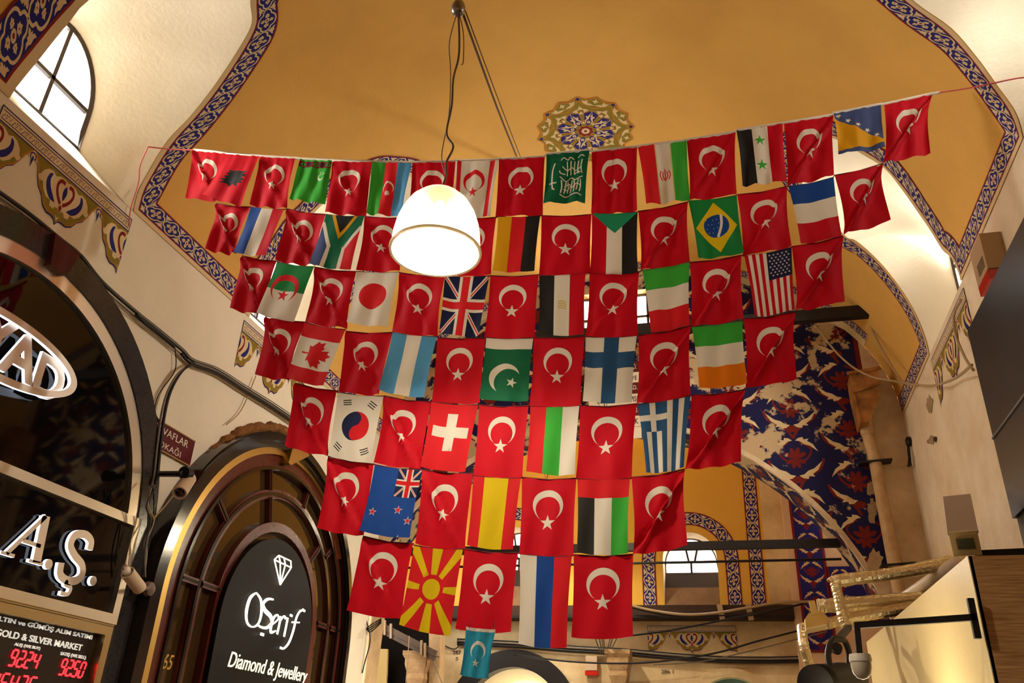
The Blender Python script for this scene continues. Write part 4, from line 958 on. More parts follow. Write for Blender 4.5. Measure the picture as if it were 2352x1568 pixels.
# ---- first shop on the left: black granite arch with black glass
e = empty('jewellery_shop', (XL, 3.5, 0), 'black granite arched shop front with steel inner trim at the left edge', 'shop front')
k = .985; c = (3.5 * k, EYE + 1.3 * k)
b = MB(); arch_band(b, c, 1.39 * k, 1.57 * k, XL, XL + .06, 0); b.build('granite_arch', [GRAN], e, True)
b = MB(); arch_band(b, c, 1.29 * k, 1.39 * k, XL, XL + .05, 0); b.build('steel_trim', [STEEL2], e, True)
b = MB(); arch_disc(b, c, 1.29 * k, XL + .012, 0); b.build('glass_panel', [GLS], e)
q = [at(*p, x=XL + .10) for p in ((128, 535), (184, 587), (150, 633), (117, 608))]
b = MB(); b.prism([p - Vector((.09, 0, 0)) for p in q], (.09, 0, 0)); b.build('keystone', [mat('maroon_granite', srgb(84, 34, 32), .25, var=.3, vscale=50)], e)
# oval sign
xo = XL + .12
e = empty('oval_sign', at(60, 830, x=xo), 'oval steel ring sign with big raised steel letters on black glass', 'sign')
def oval(d): return [(3.40 + (.62 + d) * math.cos(a) + .0, 2.045 + (.205 + d * .8) * math.sin(a)) for a in np.linspace(0, 2 * math.pi, 64, endpoint=False)]
b = MB(); O1, O0 = oval(0), oval(-.055); kk = kx(xo); V = []
for (a, z), (d, w) in zip(O0, O1): V += [(XL + .095, a * kk, EYE + z * kk), (xo, a * kk, EYE + z * kk), (xo, d * kk, EYE + w * kk), (XL + .095, d * kk, EYE + w * kk)]
n = len(O0); fs = []; ms = []
for i in range(n):
    for j in range(4): fs.append((i * 4 + j, i * 4 + (j + 1) % 4, ((i + 1) % n) * 4 + (j + 1) % 4, ((i + 1) % n) * 4 + j)); ms.append(0 if j == 1 else 1)
b.add(V, fs, ms); b.build('oval_ring', [STEEL, HALO], e, True)
for ch, y0, y1, z0, z1 in (('Y', 3.22, 3.47, 1.93, 2.20), ('A', 3.40, 3.68, 1.895, 2.175), ('D', 3.665, 3.90, 1.865, 2.135)):
    b = MB(); put_text(b, ch, lw(y0, z0, XL + .07), UY, VZ, (y1 - y0) * kk, (z1 - z0) * kk, .022, 0, 1, bold=.035)
    b.build('letter', [STEEL, HALO], e)
# sign board with the two big letters
xb = XL + .16
e = empty('sign_board', lw(4.3, .7, xb), 'black sign board in a steel frame with two big edge-lit serif letters', 'sign')
y0, y1, z0, z1 = 2.3, 4.925, .715, 1.425; fw = .062
b = MB()
for (a, c_, w_) in (((y0, z1 - fw / 2), (y1, z1 - fw / 2), fw), ((y0, z0 + fw / 2), (y1, z0 + fw / 2), fw)):
    b.box((lw(*a, xb) + lw(*c_, xb)) / 2 - Vector((.05, 0, 0)), (.1, (y1 - y0) * kx(xb), w_ * kx(xb)))
b.box(lw(y1 - fw / 2, (z0 + z1) / 2, xb) - Vector((.05, 0, 0)), (.1, fw * kx(xb), (z1 - z0 - 2 * fw) * kx(xb)))
b.box(lw(y0 + fw / 2, (z0 + z1) / 2, xb) - Vector((.05, 0, 0)), (.1, fw * kx(xb), (z1 - z0 - 2 * fw) * kx(xb)))
b.build('frame', [STEEL2], e)
b = MB(); b.box(lw((y0 + y1) / 2, (z0 + z1) / 2, xb) - Vector((.06, 0, 0)), (.05, (y1 - y0 - fw) * kx(xb), (z1 - z0 - fw) * kx(xb))); b.build('panel', [GLS], e)
def serif_strokes(name, S):
    b = MB()
    for pts, w in S:
        P = [lw(*p, xb - .025) for p in pts]
        if len(P) > 2: P = catmull(P, 6)
        strip(b, P, w, .022, 0, 1)
    return b.build(name, [STEEL, HALO], e)
serif_strokes('letter', [([(3.86, .945), (4.06, 1.215)], .026), ([(4.06, 1.215), (4.09, .945)], .06), ([(3.945, 1.04), (4.085, 1.04)], .022), ([(3.82, .945), (3.92, .945)], .018), ([(4.03, .945), (4.14, .945)], .018)])
serif_strokes('letter', [([(4.485, 1.11), (4.475, 1.165), (4.41, 1.19), (4.33, 1.165), (4.315, 1.10), (4.37, 1.05), (4.45, 1.01), (4.475, .955), (4.44, .91), (4.36, .895), (4.295, .92), (4.28, .985)], .048), ([(4.37, .895), (4.36, .87), (4.41, .86), (4.40, .82), (4.34, .815)], .024)])
for yy in (4.185, 4.585):
    b = MB(); P = [lw(yy + .03 * math.cos(a), (.955 if yy < 4.3 else .935) + .03 * math.sin(a), xb - .025) for a in np.linspace(0, 2 * math.pi, 20, endpoint=False)]
    b.prism(P, (.022, 0, 0), 0, 1); b.build('dot', [STEEL, HALO], e)
# price board
xp = XL + .15
e = empty('price_board', lw(4.3, .2, xp), 'gold framed price board with red glowing digits under the steel sign', 'price board')
y0, y1, z0, z1 = 2.6, 4.905, -.45, .70; fw = .06
b = MB()
for (yy, zz, dy, dz) in (((y0 + y1) / 2, z1 - fw / 2, y1 - y0, fw), (y1 - fw / 2, (z0 + z1) / 2, fw, z1 - z0 - 2 * fw), (y0 + fw / 2, (z0 + z1) / 2, fw, z1 - z0 - 2 * fw), ((y0 + y1) / 2, z0 + fw / 2, y1 - y0, fw)):
    b.box(lw(yy, zz, xp) - Vector((.06, 0, 0)), (.12, dy * kx(xp), dz * kx(xp)))
for (zz, t) in ((z1 + .012, .03),):
    b.box(lw((y0 + y1) / 2, zz, xp) - Vector((.05, 0, 0)), (.1, (y1 - y0) * kx(xp), t))
b.build('frame', [mat('pale_gold_metal', srgb(206, 182, 132), .28, metal=1.0)], e)
xq = xp - .05
b = MB(); b.box(lw((y0 + y1) / 2, (z0 + z1) / 2, xq) - Vector((.03, 0, 0)), (.05, (y1 - y0 - fw) * kx(xq), (z1 - z0 - fw) * kx(xq))); b.build('panel', [mat('board_black', srgb(34, 26, 22), .25, spec=.4)], e)
WTX = mat('white_lettering', srgb(225, 220, 205), .5, emit=(1, .95, .85, 1), estr=.18)
def lrect(pl, pr, ptop):                              # lettering box from baseline ends and a top pixel on the board
    a, c_, t = at(*pl, x=xq), at(*pr, x=xq), at(*ptop, x=xq); return a, c_.y - a.y, t.z - a.z
for body, pl, pr, pt, ext_ in (('ALTIN ve GÜMÜŞ ALIM SATIMI', (0, 1429), (208, 1477), (0, 1412), 26 / 24.1), ('GOLD & SILVER MARKET', (0, 1461), (186, 1495), (0, 1444), 20 / 18.8), ('ALIŞ (WE BUY)', (31, 1484), (90, 1495), (31, 1474), 1), ('SATIŞ (WE SELL)', (137, 1506), (195, 1516), (137, 1495), 1)):
    o, w_, h_ = lrect(pl, pr, pt)
    b = MB(); put_text(b, body, o - Vector((0, w_ * (ext_ - 1), 0)), UY, VZ, w_ * ext_, h_, .004, bold=.02); b.build('lettering', [WTX], e)
SEG = {'0': 'abcdef', '1': 'bc', '2': 'abged', '3': 'abgcd', '4': 'fgbc', '5': 'afgcd', '6': 'afgedc', '7': 'abc', '9': 'abcfgd', '8': 'abcdefg'}
def digits(s, p0, p1, h):
    a, c_ = at(*p0, x=xq + .004), at(*p1, x=xq + .004)
    n = len(s.replace('.', '')); W_ = c_.y - a.y - .05; pit = W_ / n; w_ = pit * .66; i = 0
    b = MB()
    for ch in s:
        if ch == '.':
            b.box((a.x, a.y + i * pit - pit * .13, a.z + .008), (.006, .016, .016)); continue
        y, z = a.y + i * pit, a.z; sl = .18
        pt = {'tl': (y + h * sl, z + h), 'tr': (y + w_ + h * sl, z + h), 'ml': (y + h * sl / 2, z + h / 2), 'mr': (y + w_ + h * sl / 2, z + h / 2), 'bl': (y, z), 'br': (y + w_, z)}
        sg = {'a': ('tl', 'tr'), 'b': ('tr', 'mr'), 'c': ('mr', 'br'), 'd': ('bl', 'br'), 'e': ('ml', 'bl'), 'f': ('tl', 'ml'), 'g': ('ml', 'mr')}
        for q in SEG[ch]:
            u, v = (pt[t] for t in sg[q]); d = (Vector(v) - Vector(u)) * .09
            strip(b, [Vector((a.x, u[0] + d.x, u[1] + d.y)), Vector((a.x, v[0] - d.x, v[1] - d.y))], .011, .003)
        i += 1
    b.build('digits', [LEDR], e)
digits('92.24', (17, 1527), (101, 1540), at(20, 1490, x=xq).z - at(20, 1528, x=xq).z)
digits('92.50', (133, 1548), (204, 1558), at(134, 1510, x=xq).z - at(134, 1547, x=xq).z)
digits('164.35', (-30, 1584), (92, 1600), .09)
digits('170.50', (112, 1609), (202, 1620), .09)

# ---- second shop: black and gold arch with wooden fan window and a lit name panel
SC_ = (6.87, 1.0)
BLKL = mat('black_lacquer', srgb(24, 19, 17), .14, spec=.8)
WOOD = mat('mahogany', srgb(92, 36, 26), .25, spec=.6, var=.3, vscale=14)
PANE = mat('smoked_pane', srgb(62, 44, 22), .05, spec=1.0)
e = empty('arched_shop', (XL, 6.87, 0), 'black and gold arched shop front with mahogany fan window and dark name panel', 'shop front')
def sb(name, r0, r1, x0, x1, m, zb=0.0, sm=True, cz=SC_):
    k = kx(x1); b = MB(); arch_band(b, (cz[0] * k, EYE + cz[1] * k), r0 * k, r1 * k, x0, x1, zb); return b.build(name, [m], e, sm)
sb('outer_arch', 1.56, 1.70, XL, XL + .14, BLKL)
sb('outer_bead', 1.63, 1.67, XL + .14, XL + .165, BLKL)
sb('gold_moulding', 1.50, 1.56, XL, XL + .11, GOLD)
sb('wood_arch', 1.36, 1.50, XL, XL + .08, WOOD)
sb('arch_bead', 1.36, 1.39, XL + .08, XL + .1, BLKL)
k = kx(XL + .02); b = MB(); arch_disc(b, (SC_[0] * k, EYE + SC_[1] * k), 1.37 * k, XL + .02, 0); b.build('pane', [PANE], e)
sb('fan_ring', 1.10, 1.18, XL + .02, XL + .07, WOOD); sb('fan_ring', 1.125, 1.155, XL + .07, XL + .085, BLKL)
sb('sign_surround', .80, .885, XL + .02, XL + .09, WOOD)
def spoke(a, r0, r1, x1=XL + .07, w_=.07):
    a = math.radians(a); k = kx(x1); b = MB()
    p, q = [Vector(((XL + .02 + x1) / 2, (SC_[0] + r * math.sin(a)) * k, EYE + (SC_[1] + r * math.cos(a)) * k)) for r in (r0, r1)]
    b.bar(p, q, x1 - XL - .02, w_, (1, 0, 0)); b.bar(p + Vector((.028, 0, 0)), q + Vector((.028, 0, 0)), .02, .03, (1, 0, 0), 1)
    b.build('mullion', [WOOD, BLKL], e)
for a in (-54, -18, 14, 48): spoke(a, 1.17, 1.37)
for a in (-18, 40): spoke(a, .87, 1.11)
for s in (-1, 1):                                     # transoms at springing height
    k = kx(XL + .07)
    for r0, r1 in ((.88, 1.11), (1.17, 1.37)):
        b = MB(); p, q = [Vector((XL + .045, (SC_[0] + s * r) * k, EYE + 1.14 * k)) for r in (r0, r1)]
        b.bar(p, q, .05, .08, (1, 0, 0)); b.bar(p + Vector((.03, 0, 0)), q + Vector((.03, 0, 0)), .02, .03, (1, 0, 0), 1); b.build('transom', [WOOD, BLKL], e)
        b = MB(); p, q = [Vector((XL + .045, (SC_[0] + s * r) * k, EYE + .36 * k)) for r in (r0, r1)]
        b.bar(p, q, .05, .12, (1, 0, 0)); b.build('transom', [WOOD], e)
kq = kx(XL + .18)
q = [at(*p, x=XL + .18) for p in ((672, 1030), (700, 1032), (712, 1046), (668, 1068), (663, 1062))]
b = MB(); b.prism([p - Vector((.12, 0, 0)) for p in q], (.12, 0, 0)); b.build('gold_bracket', [GOLD], e)
b = MB(); put_text(b, '65', at(369, 1535, x=XL + .09), UY, VZ, .11, .10, .01, shear=.2); b.build('house_number', [GOLD], e)
# lit name panel
xs = XL + .13; k = kx(xs)
e2 = empty('name_panel', lw(6.87, .5, xs), 'round topped black name panel with glowing script lettering and diamond outline', 'sign')
b = MB(); arch_disc(b, (SC_[0] * k, EYE + .95 * k), .79 * k, XL + .09, .3, d=.045); b.build('panel', [mat('matt_black_panel', srgb(24, 19, 15), .55, spec=.1)], e2)
def K_(x, y): return at(340 + x / 2.5375, 950 + y / 2.5375, x=xs + .02)
def script(name, S, close=False):
    b = MB()
    for pts, w in S:
        P = [K_(*p) for p in pts]
        if len(P) > 2: P = catmull(P, 5)
        w = tuple(q * .62 for q in w) if isinstance(w, tuple) else w * .62
        if isinstance(w, tuple): w = list(np.interp(np.linspace(0, 1, len(P)), np.linspace(0, 1, len(w)), w))
        strip(b, P, w, .008, 0, 1)
    return b.build(name, [HALOW, HALOW], e2)
script('letter', [([(628, 1042), (592, 1075), (571, 1150), (575, 1215), (605, 1242), (640, 1222), (658, 1160), (655, 1085), (628, 1042)], (.012, .05, .055, .03, .015, .03, .045, .035, .012)),
                  ([(728, 1082), (695, 1080), (668, 1108), (680, 1146), (712, 1180), (718, 1218), (690, 1246), (655, 1242), (636, 1228)], (.02, .035, .05, .055, .055, .05, .04, .025, .02)), ([(654, 1282), (672, 1288)], .035)])
script('letter', [([(722, 1228), (756, 1196), (752, 1172), (732, 1186), (716, 1232), (714, 1272), (742, 1264)], (.015, .02, .02, .035, .045, .04, .015))])
script('letter', [([(772, 1180), (762, 1230), (750, 1284)], .036), ([(768, 1208), (788, 1180), (800, 1192)], (.015, .025, .035))])
script('letter', [([(812, 1188), (802, 1240), (790, 1298)], .036), ([(826, 1172), (838, 1178)], .03)])
script('letter', [([(908, 1146), (884, 1150), (862, 1190), (845, 1260), (820, 1330), (790, 1366), (768, 1362)], (.02, .03, .035, .04, .035, .025, .03)), ([(836, 1214), (880, 1216)], .02), ([(898, 1140), (912, 1150)], .03)])
dm = [(734, 850), (760, 825), (830, 858), (832, 896), (768, 996), (734, 850)]
b = MB()
for p, q in list(zip(dm, dm[1:])) + [((734, 850), (832, 896)), ((760, 825), (768, 862)), ((790, 840), (798, 878)), ((768, 862), (768, 996)), ((798, 878), (768, 996))]:
    strip(b, [K_(*p), K_(*q)], .009, .008)
b.build('diamond_logo', [HALOW], e2)
o = at(522, 1531, x=xs + .02); r_ = at(700, 1588, x=xs + .02)
b = MB(); put_text(b, 'Diamond & Jewellery', o - Vector((0, 0, .035)), UY, VZ, (r_.y - o.y), .15, .005, shear=.25); b.build('lettering', [mat('led_face_soft', srgb(255, 240, 205), .5, emit=(1, .88, .62, 1), estr=.55)], e2)
# street plaque between the two shops
xk = XL + .02
e = empty('street_plaque', lw(5.0, 2.0, xk), 'maroon street plaque with white letters tucked behind the granite arch', 'sign')
b = MB(); b.box(lw(4.98, 2.045, xk) - Vector((.01, 0, 0)), (.02, .66, .205)); b.build('plate', [mat('maroon_enamel', srgb(92, 18, 24), .35)], e)
b = MB(); put_text(b, 'KAVAFLAR', lw(4.80, 2.062, xk), UY, VZ, .43, .055, .003); b.build('lettering', [mat('sign_white', srgb(226, 214, 190), .5)], e)
b = MB(); put_text(b, 'SOKAĞI', lw(4.86, 1.965, xk), UY, VZ, .31, .062, .003); b.build('lettering', [mat('sign_white', srgb(226, 214, 190), .5)], e)
b = MB()
for zz in (.1, -.1): b.box(lw(4.98, 2.045, xk) + Vector((.002, 0, zz)), (.004, .66, .008))
b.build('rim', [mat('dull_gold', srgb(176, 140, 74), .5)], e)
# crumbling brown filler along the outside of the second arch
FOAM = mat('brown_filler', srgb(150, 98, 44), .95, var=.6, vscale=18, bump=.8, bscale=30, alt=srgb(84, 52, 26))
b = MB(); rr = random.Random(5)
P, R = [], []
for i in range(70):
    a = math.radians(-82 + i * 1.32); k = kx(XL + .03)
    P.append(Vector((XL + .03, (SC_[0] + 1.735 * math.sin(a)) * k, EYE + (SC_[1] + 1.735 * math.cos(a)) * k + rr.uniform(-.008, .008)))); R.append(rr.uniform(.03, .06))
b.tube(P, R, 9); tag(b.build('filler_strip', [FOAM], smooth='all'), 'crumbling brown filler along the top of the black and gold arch', 'filler')

# ---- cables on the left wall
CAB = mat('black_cable', srgb(28, 25, 23), .5); CABW = mat('grey_cable', srgb(120, 108, 92), .6); CABB = mat('beige_cable', srgb(168, 142, 104), .6)
def wires(name, label, paths, cat='cable', group=None, part='strand'):
    """a bundle: paths = [(points, radius, material)]"""
    e = empty(name, paths[0][0][0], label, cat, group)
    for P, r, m in paths:
        b = MB(); b.tube(catmull(P, 6), r, 6); b.build(part, [m], e, 'all')
    return e
def lp(L, x, dx=0, dy=0): return [at(p[0] + dx, p[1] + dy, x=x) for p in L]
main = [(-20, 430), (60, 487), (135, 548), (186, 590), (235, 650), (312, 718), (362, 758), (416, 803), (442, 828), (500, 850), (560, 888), (620, 925), (675, 962)]
wires('cable_bundle', 'black and grey cable bundle running down the left wall over both shops', [(lp(main, XL + .03), .010, CAB), (lp(main, XL + .02, -4, 7), .006, CABW), (lp(main, XL + .025, 3, -4), .005, CABW), (lp(main, XL + .02, -7, 13), .004, CABB), (lp(main[7:], XL + .04, 0, 9), .012, CAB), (lp(main[8:], XL + .05, 2, 4), .008, CABW), (lp([(312, 718), (330, 738), (362, 762), (400, 794)], XL + .04, 1, 2), .014, CAB)])
drop = [(446, 834), (420, 850), (395, 890), (380, 940), (370, 1010), (362, 1085), (356, 1110)]
wires('cable_loop', 'pair of thick black cables dropping between the granite arch and the street plaque', [(lp(drop, XL + .07), .012, CAB), (lp(drop, XL + .07, -8, 4), .008, CABW), (lp([(402, 800), (402, 850), (365, 905), (356, 945), (372, 975)], XL + .03), .004, CAB), (lp([(588, 862), (555, 940), (520, 975)], XL + .03), .005, CABB)])
rr = random.Random(9)
tang = []
for i in range(7):
    dx = rr.uniform(-9, 9)
    tang.append((lp([(352 + dx, 1120), (345 + rr.uniform(-10, 10), 1160), (352 + rr.uniform(-16, 10), 1195), (336 + rr.uniform(-5, 5), 1240), (338 + rr.uniform(-8, 8), 1280), (332 + rr.uniform(-3, 3), 1325)], XL + .19 + .01 * i), .005, (CAB, CABB, CABW)[i % 3]))
tang.append((lp([(352, 1190), (380, 1160), (412, 1118)], XL + .22), .006, CABB))
wires('tangled_wires', 'tangle of thin beige wires hanging between the two shop fronts', tang)
# small security camera above the street plaque corner and the small spotlight below it
WHP = mat('aged_white_plastic', srgb(206, 178, 146), .5)
xc = XL + .34
e = empty('security_camera', at(420, 1110, x=xc), 'small cylindrical security camera on a black arm beside the black and gold arch', 'camera')
p0, p1 = at(436, 1096, x=xc - .02), at(412, 1132, x=xc + .03)
b = MB(); d = (p1 - p0).normalized(); L = (p1 - p0).length
b.lathe([(0, 0), (.042, 0), (.05, .015), (.05, L), (.04, L), (.038, L - .02), (0, L - .02)], p0, d, 20); bd_ = b.build('body', [WHP], e, True)
b = MB(); b.lathe([(0, L - .015), (.032, L - .012), (.028, L - .004), (0, L - .001)], p0, d, 16); b.build('lens', [GLS], bd_, True)
b = MB(); b.tube([at(362, 1088, x=XL + .0), at(420, 1088, x=xc), at(432, 1098, x=xc)], .022, 8); b.lathe([(0, -.03), (.045, -.03), (.045, .03), (0, .03)], at(428, 1086, x=xc), (0, 1, .2), 14); b.build('bracket', [BLK], e, True)
xc = XL + .3
e = empty('spotlight', at(320, 1340, x=xc), 'beige cylindrical spotlight at the lower right corner of the steel sign', 'lamp')
p0, p1 = at(322, 1352, x=xc), at(293, 1314, x=xc); d = (p1 - p0).normalized(); L = (p1 - p0).length
b = MB(); b.lathe([(0, 0), (.04, 0), (.043, .01), (.043, L), (.036, L), (.034, L - .02), (0, L - .02)], p0, d, 20); hs_ = b.build('housing', [WHP], e, True)
b = MB(); b.lathe([(0, L - .015), (.02, L - .01), (.03, L + .02), (.02, L + .04), (0, L + .045)], p0, d, 14); b.build('bulb', [mat('bulb_glass', srgb(230, 214, 190), .1, spec=.6)], hs_, True)
b = MB(); b.tube([p0, at(336, 1350, x=xc - .03), at(340, 1352, x=XL + .15)], .014, 8); b.lathe([(0, 0), (.05, 0), (.045, .03), (.02, .05), (0, .05)], at(338, 1352, x=XL + .14), (1, .1, 0), 18); b.build('mount', [mat('grey_mount', srgb(120, 98, 84), .5)], e, True)
b = MB(); b.tube(catmull([at(285, 1312, x=xc), at(282, 1302, x=xc), at(290, 1298, x=xc), at(300, 1312, x=xc)], 5), .006, 6); b.build('bail', [mat('rust', srgb(130, 80, 50), .6)], e, True)

# ================================================================== PENDANT LAMPS
SH = bpy.data.materials.new('prismatic_shade'); SH.use_nodes = True
nt = SH.node_tree; nt.nodes.clear()
o_ = nt.nodes.new('ShaderNodeOutputMaterial'); tr_ = nt.nodes.new('ShaderNodeBsdfTransparent'); tl_ = nt.nodes.new('ShaderNodeBsdfTranslucent'); gl_ = nt.nodes.new('ShaderNodeBsdfPrincipled')
tr_.inputs[0].default_value = (1, .96, .86, 1); tl_.inputs[0].default_value = (.95, .84, .55, 1); gl_.inputs['Base Color'].default_value = (.8, .74, .6, 1); gl_.inputs['Roughness'].default_value = .25
wv = nt.nodes.new('ShaderNodeTexCoord')
m1 = nt.nodes.new('ShaderNodeMixShader'); m1.inputs[0].default_value = .975; m2 = nt.nodes.new('ShaderNodeMixShader'); m2.inputs[0].default_value = .10
nt.links.new(tl_.outputs[0], m1.inputs[1]); nt.links.new(gl_.outputs[0], m1.inputs[2]); nt.links.new(m1.outputs[0], m2.inputs[1]); nt.links.new(tr_.outputs[0], m2.inputs[2]); nt.links.new(m2.outputs[0], o_.inputs[0])
BULB = mat('lit_bulb', srgb(255, 240, 210), .5, emit=(1, .9, .7, 1), estr=12)
PLM = Vector((-1.305, 3.24, EYE + 2.245))
def pendant(pos, power, label):
    e = empty('pendant_lamp', pos, label, 'lamp', 'pendant lamps along the street')
    prof = [(.222, 0), (.222, .03), (.219, .09), (.208, .16), (.188, .225), (.156, .285), (.114, .33), (.068, .352), (.052, .358)]
    b = MB(); n = 72; V = []; fs = []
    for r, h in prof: V += [pos + Vector(((r - .0012 * (i % 2)) * math.cos(2 * math.pi * i / n), (r - .0012 * (i % 2)) * math.sin(2 * math.pi * i / n), h)) for i in range(n)]
    for j in range(len(prof) - 1): fs += [(j * n + i, j * n + (i + 1) % n, (j + 1) * n + (i + 1) % n, (j + 1) * n + i) for i in range(n)]
    b.add(V, fs); b.build('lamp_shade', [SH], e, 'all')
    b = MB(); b.lathe([(.216, -.004), (.229, -.006), (.231, .006), (.222, .012), (.216, .004), (.216, -.004)], pos, n=64); b.build('rim', [SH], e, True)
    b = MB(); b.lathe([(0, .39), (.03, .39), (.036, .375), (.058, .366), (.06, .352), (.04, .345), (.036, .30), (0, .30)], pos, n=24); sk = b.build('socket', [mat('rusty_cap', srgb(150, 128, 98), .5, var=.6, vscale=40, alt=srgb(84, 52, 30))], e, True)
    b = MB(); b.lathe([(0, .11), (.035, .12), (.05, .16), (.045, .20), (.025, .25), (.02, .30), (0, .30)], pos, n=20); b.build('bulb', [BULB], sk, True)
    top = pos + Vector((0.0, 0, 1.70)); RD = (vs(s_of_x(pos.x), pos.y).z if pos.y < YE else top.z + .42) - top.z; rr = random.Random(2)
    P = [pos + Vector((0, 0, .385)), pos + Vector((.02, 0, .47)), pos + Vector((.015, 0, .56)), pos + Vector((.045, .0, .66)), pos + Vector((.0, .0, .76)), pos + Vector((.015, 0, .95)), pos + Vector((.01, 0, 1.15)), pos + Vector((.03, 0, 1.35)), top]
    b = MB(); b.tube(catmull(P, 6), .0065, 6); b.tube(catmull([P[1], pos + Vector((-.02, .01, .62)), pos + Vector((0, .01, .9)), pos + Vector((-.01, 0, 1.2)), pos + Vector((-.035, 0, 1.45)), top], 6), .003, 5); b.tube(catmull([pos + Vector((.05, 0, 1.25)), pos + Vector((.06, 0, 1.28)), pos + Vector((.045, 0, 1.5)), top], 6), .003, 5)
    b.build('cord', [mat('lamp_cord', srgb(112, 92, 70), .5)], e, 'all')
    b = MB(); b.lathe([(0, -.045), (.02, -.042), (.036, -.025), (.042, 0), (.04, .03), (.03, .055), (.012, .07), (.012, RD), (0, RD)], top, n=24); b.build('ceiling_ball', [mat('aluminium_ball', srgb(150, 142, 132), .3, metal=.8)], e, True)
    point_light('pendant_light', pos + Vector((0, 0, .10)), power, WARM, .06)
    return e
pendant(PLM, 70, 'glowing dome pendant lamp hanging in front of the second and third rows of flags')
pendant(at(1387, 1222, y=8.5), 170, 'dome pendant lamp hanging behind the flag net near the end arch')
pendant(Vector((-1.2, -1.4, EYE + 2.4)), 90, 'added unseen dome pendant lamp over the near end of the street')  # unseen lamp added behind the camera to light the near street
q_ = at(1252, 1190, y=10.7)
pendant(q_, 85, 'added dome pendant lamp brightening the crossing, hidden behind the flags')  # lamp added out of sight to brighten the crossing
w0 = PLM + Vector((0.012, .03, 1.72)); w1 = w0.lerp(onvault(1197, 386), .9); wl = onvault(1197, 386) - Vector((0, 0, .02))
wires('suspension_wires', 'brown wires running from the lamp ball to the ceiling past the rosette', [([w0, w0.lerp(w1, .5) - Vector((0, 0, .03)), w1, wl], .008, mat('brown_wire', srgb(74, 46, 24), .6)), ([w0 + Vector((.02, 0, 0)), w0.lerp(w1, .5) + Vector((.03, 0, -.02)), w1 + Vector((.035, 0, 0)), wl + Vector((.05, 0, 0))], .004, mat('brown_wire', srgb(74, 46, 24), .6))])

# ================================================================== RIGHT SIDE
FASC = mat('dark_polished_stone', srgb(26, 23, 22), .30, spec=.35, var=.5, vscale=90, alt=srgb(44, 40, 40))
BRN = mat('dark_brown_panel', srgb(50, 36, 24), .5, spec=.3)
xf_ = 1.56
t0 = at(2222, 760, x=xf_); tm = at(2300, 1215, x=xf_)
e = empty('shop_fascia', (1.73, 3.0, 0), 'dark polished stone shop fascia at the right edge', 'shop front')
b = MB(); b.box(((xf_ + XR) / 2, (t0.y - .6) / 2, (t0.z + tm.z) / 2), (XR - xf_, t0.y + .6, t0.z - tm.z)); b.build('stone_fascia', [FASC], e)
b = MB(); b.box(((xf_ + XR) / 2 + .01, (t0.y - .6) / 2, tm.z / 2), (XR - xf_ - .02, t0.y + .58, tm.z)); b.build('lower_panel', [BRN], e)
b = MB(); b.box((xf_ - .004, (t0.y - .6) / 2, t0.z - .72), (.008, t0.y + .6, .012)); b.build('joint', [mat('joint_grey', srgb(96, 92, 92), .4)], e)
# boxed shop sign: timber end, pale brushed face towards the street
xa = 1.17
c0 = at(2222, 1276, x=xa); c1 = at(1990, 1474, x=xa); bot = at(1984, 1640, x=xa).z - .5
e = empty('box_sign', (1.3, c0.y, bot), 'wood veneer box sign with a pale lit face at lower right', 'sign')
VEN = mat('wood_veneer', srgb(150, 108, 62), .45, spec=.3)
nt = VEN.node_tree; bs = nt.nodes['Principled BSDF']; tc = nt.nodes.new('ShaderNodeTexCoord'); mp = nt.nodes.new('ShaderNodeMapping'); mp.inputs['Scale'].default_value = (3, 3, 60)
nz = nt.nodes.new('ShaderNodeTexNoise'); nz.inputs['Scale'].default_value = 2; nz.inputs['Detail'].default_value = 6; rp = nt.nodes.new('ShaderNodeValToRGB')
rp.color_ramp.elements[0].color = srgb(160, 112, 66); rp.color_ramp.elements[1].color = srgb(214, 164, 108); rp.color_ramp.elements[0].position = .3; rp.color_ramp.elements[1].position = .7
nt.links.new(tc.outputs['Object'], mp.inputs[0]); nt.links.new(mp.outputs[0], nz.inputs[0]); nt.links.new(nz.outputs[0], rp.inputs[0]); nt.links.new(rp.outputs[0], bs.inputs['Base Color'])
PALE = mat('pale_brushed_panel', srgb(226, 202, 148), .35, spec=.4, var=.12, vscale=30)
y1 = c1.y
b = MB(); b.box(((xa + .02 + xf_) / 2 + .02, c0.y + .02, (c0.z + bot) / 2), (xf_ - xa - .01 + .06, .04, c0.z - bot)); b.build('timber_end', [VEN], e)
b = MB(); b.prism([(xa, c0.y, bot), (xa, y1, bot), (xa, y1, c1.z), (xa, c0.y, c0.z)], (.02, 0, 0)); b.build('lit_face', [PALE], e)
b = MB(); b.prism([(xa + .02, c0.y + .04, bot + .02), (xa + .02, y1, bot + .02), (xa + .02, y1, c1.z), (xa + .02, c0.y + .04, c0.z)], (xf_ - xa + .1, 0, 0)); b.build('box_body', [BRN], e)
area_light('sign_light', (xa - .30, c0.y + .9, EYE + .05), (xa + .1, c0.y + .8, EYE + .75), .5, 1.6, 11, (1, .86, .58))
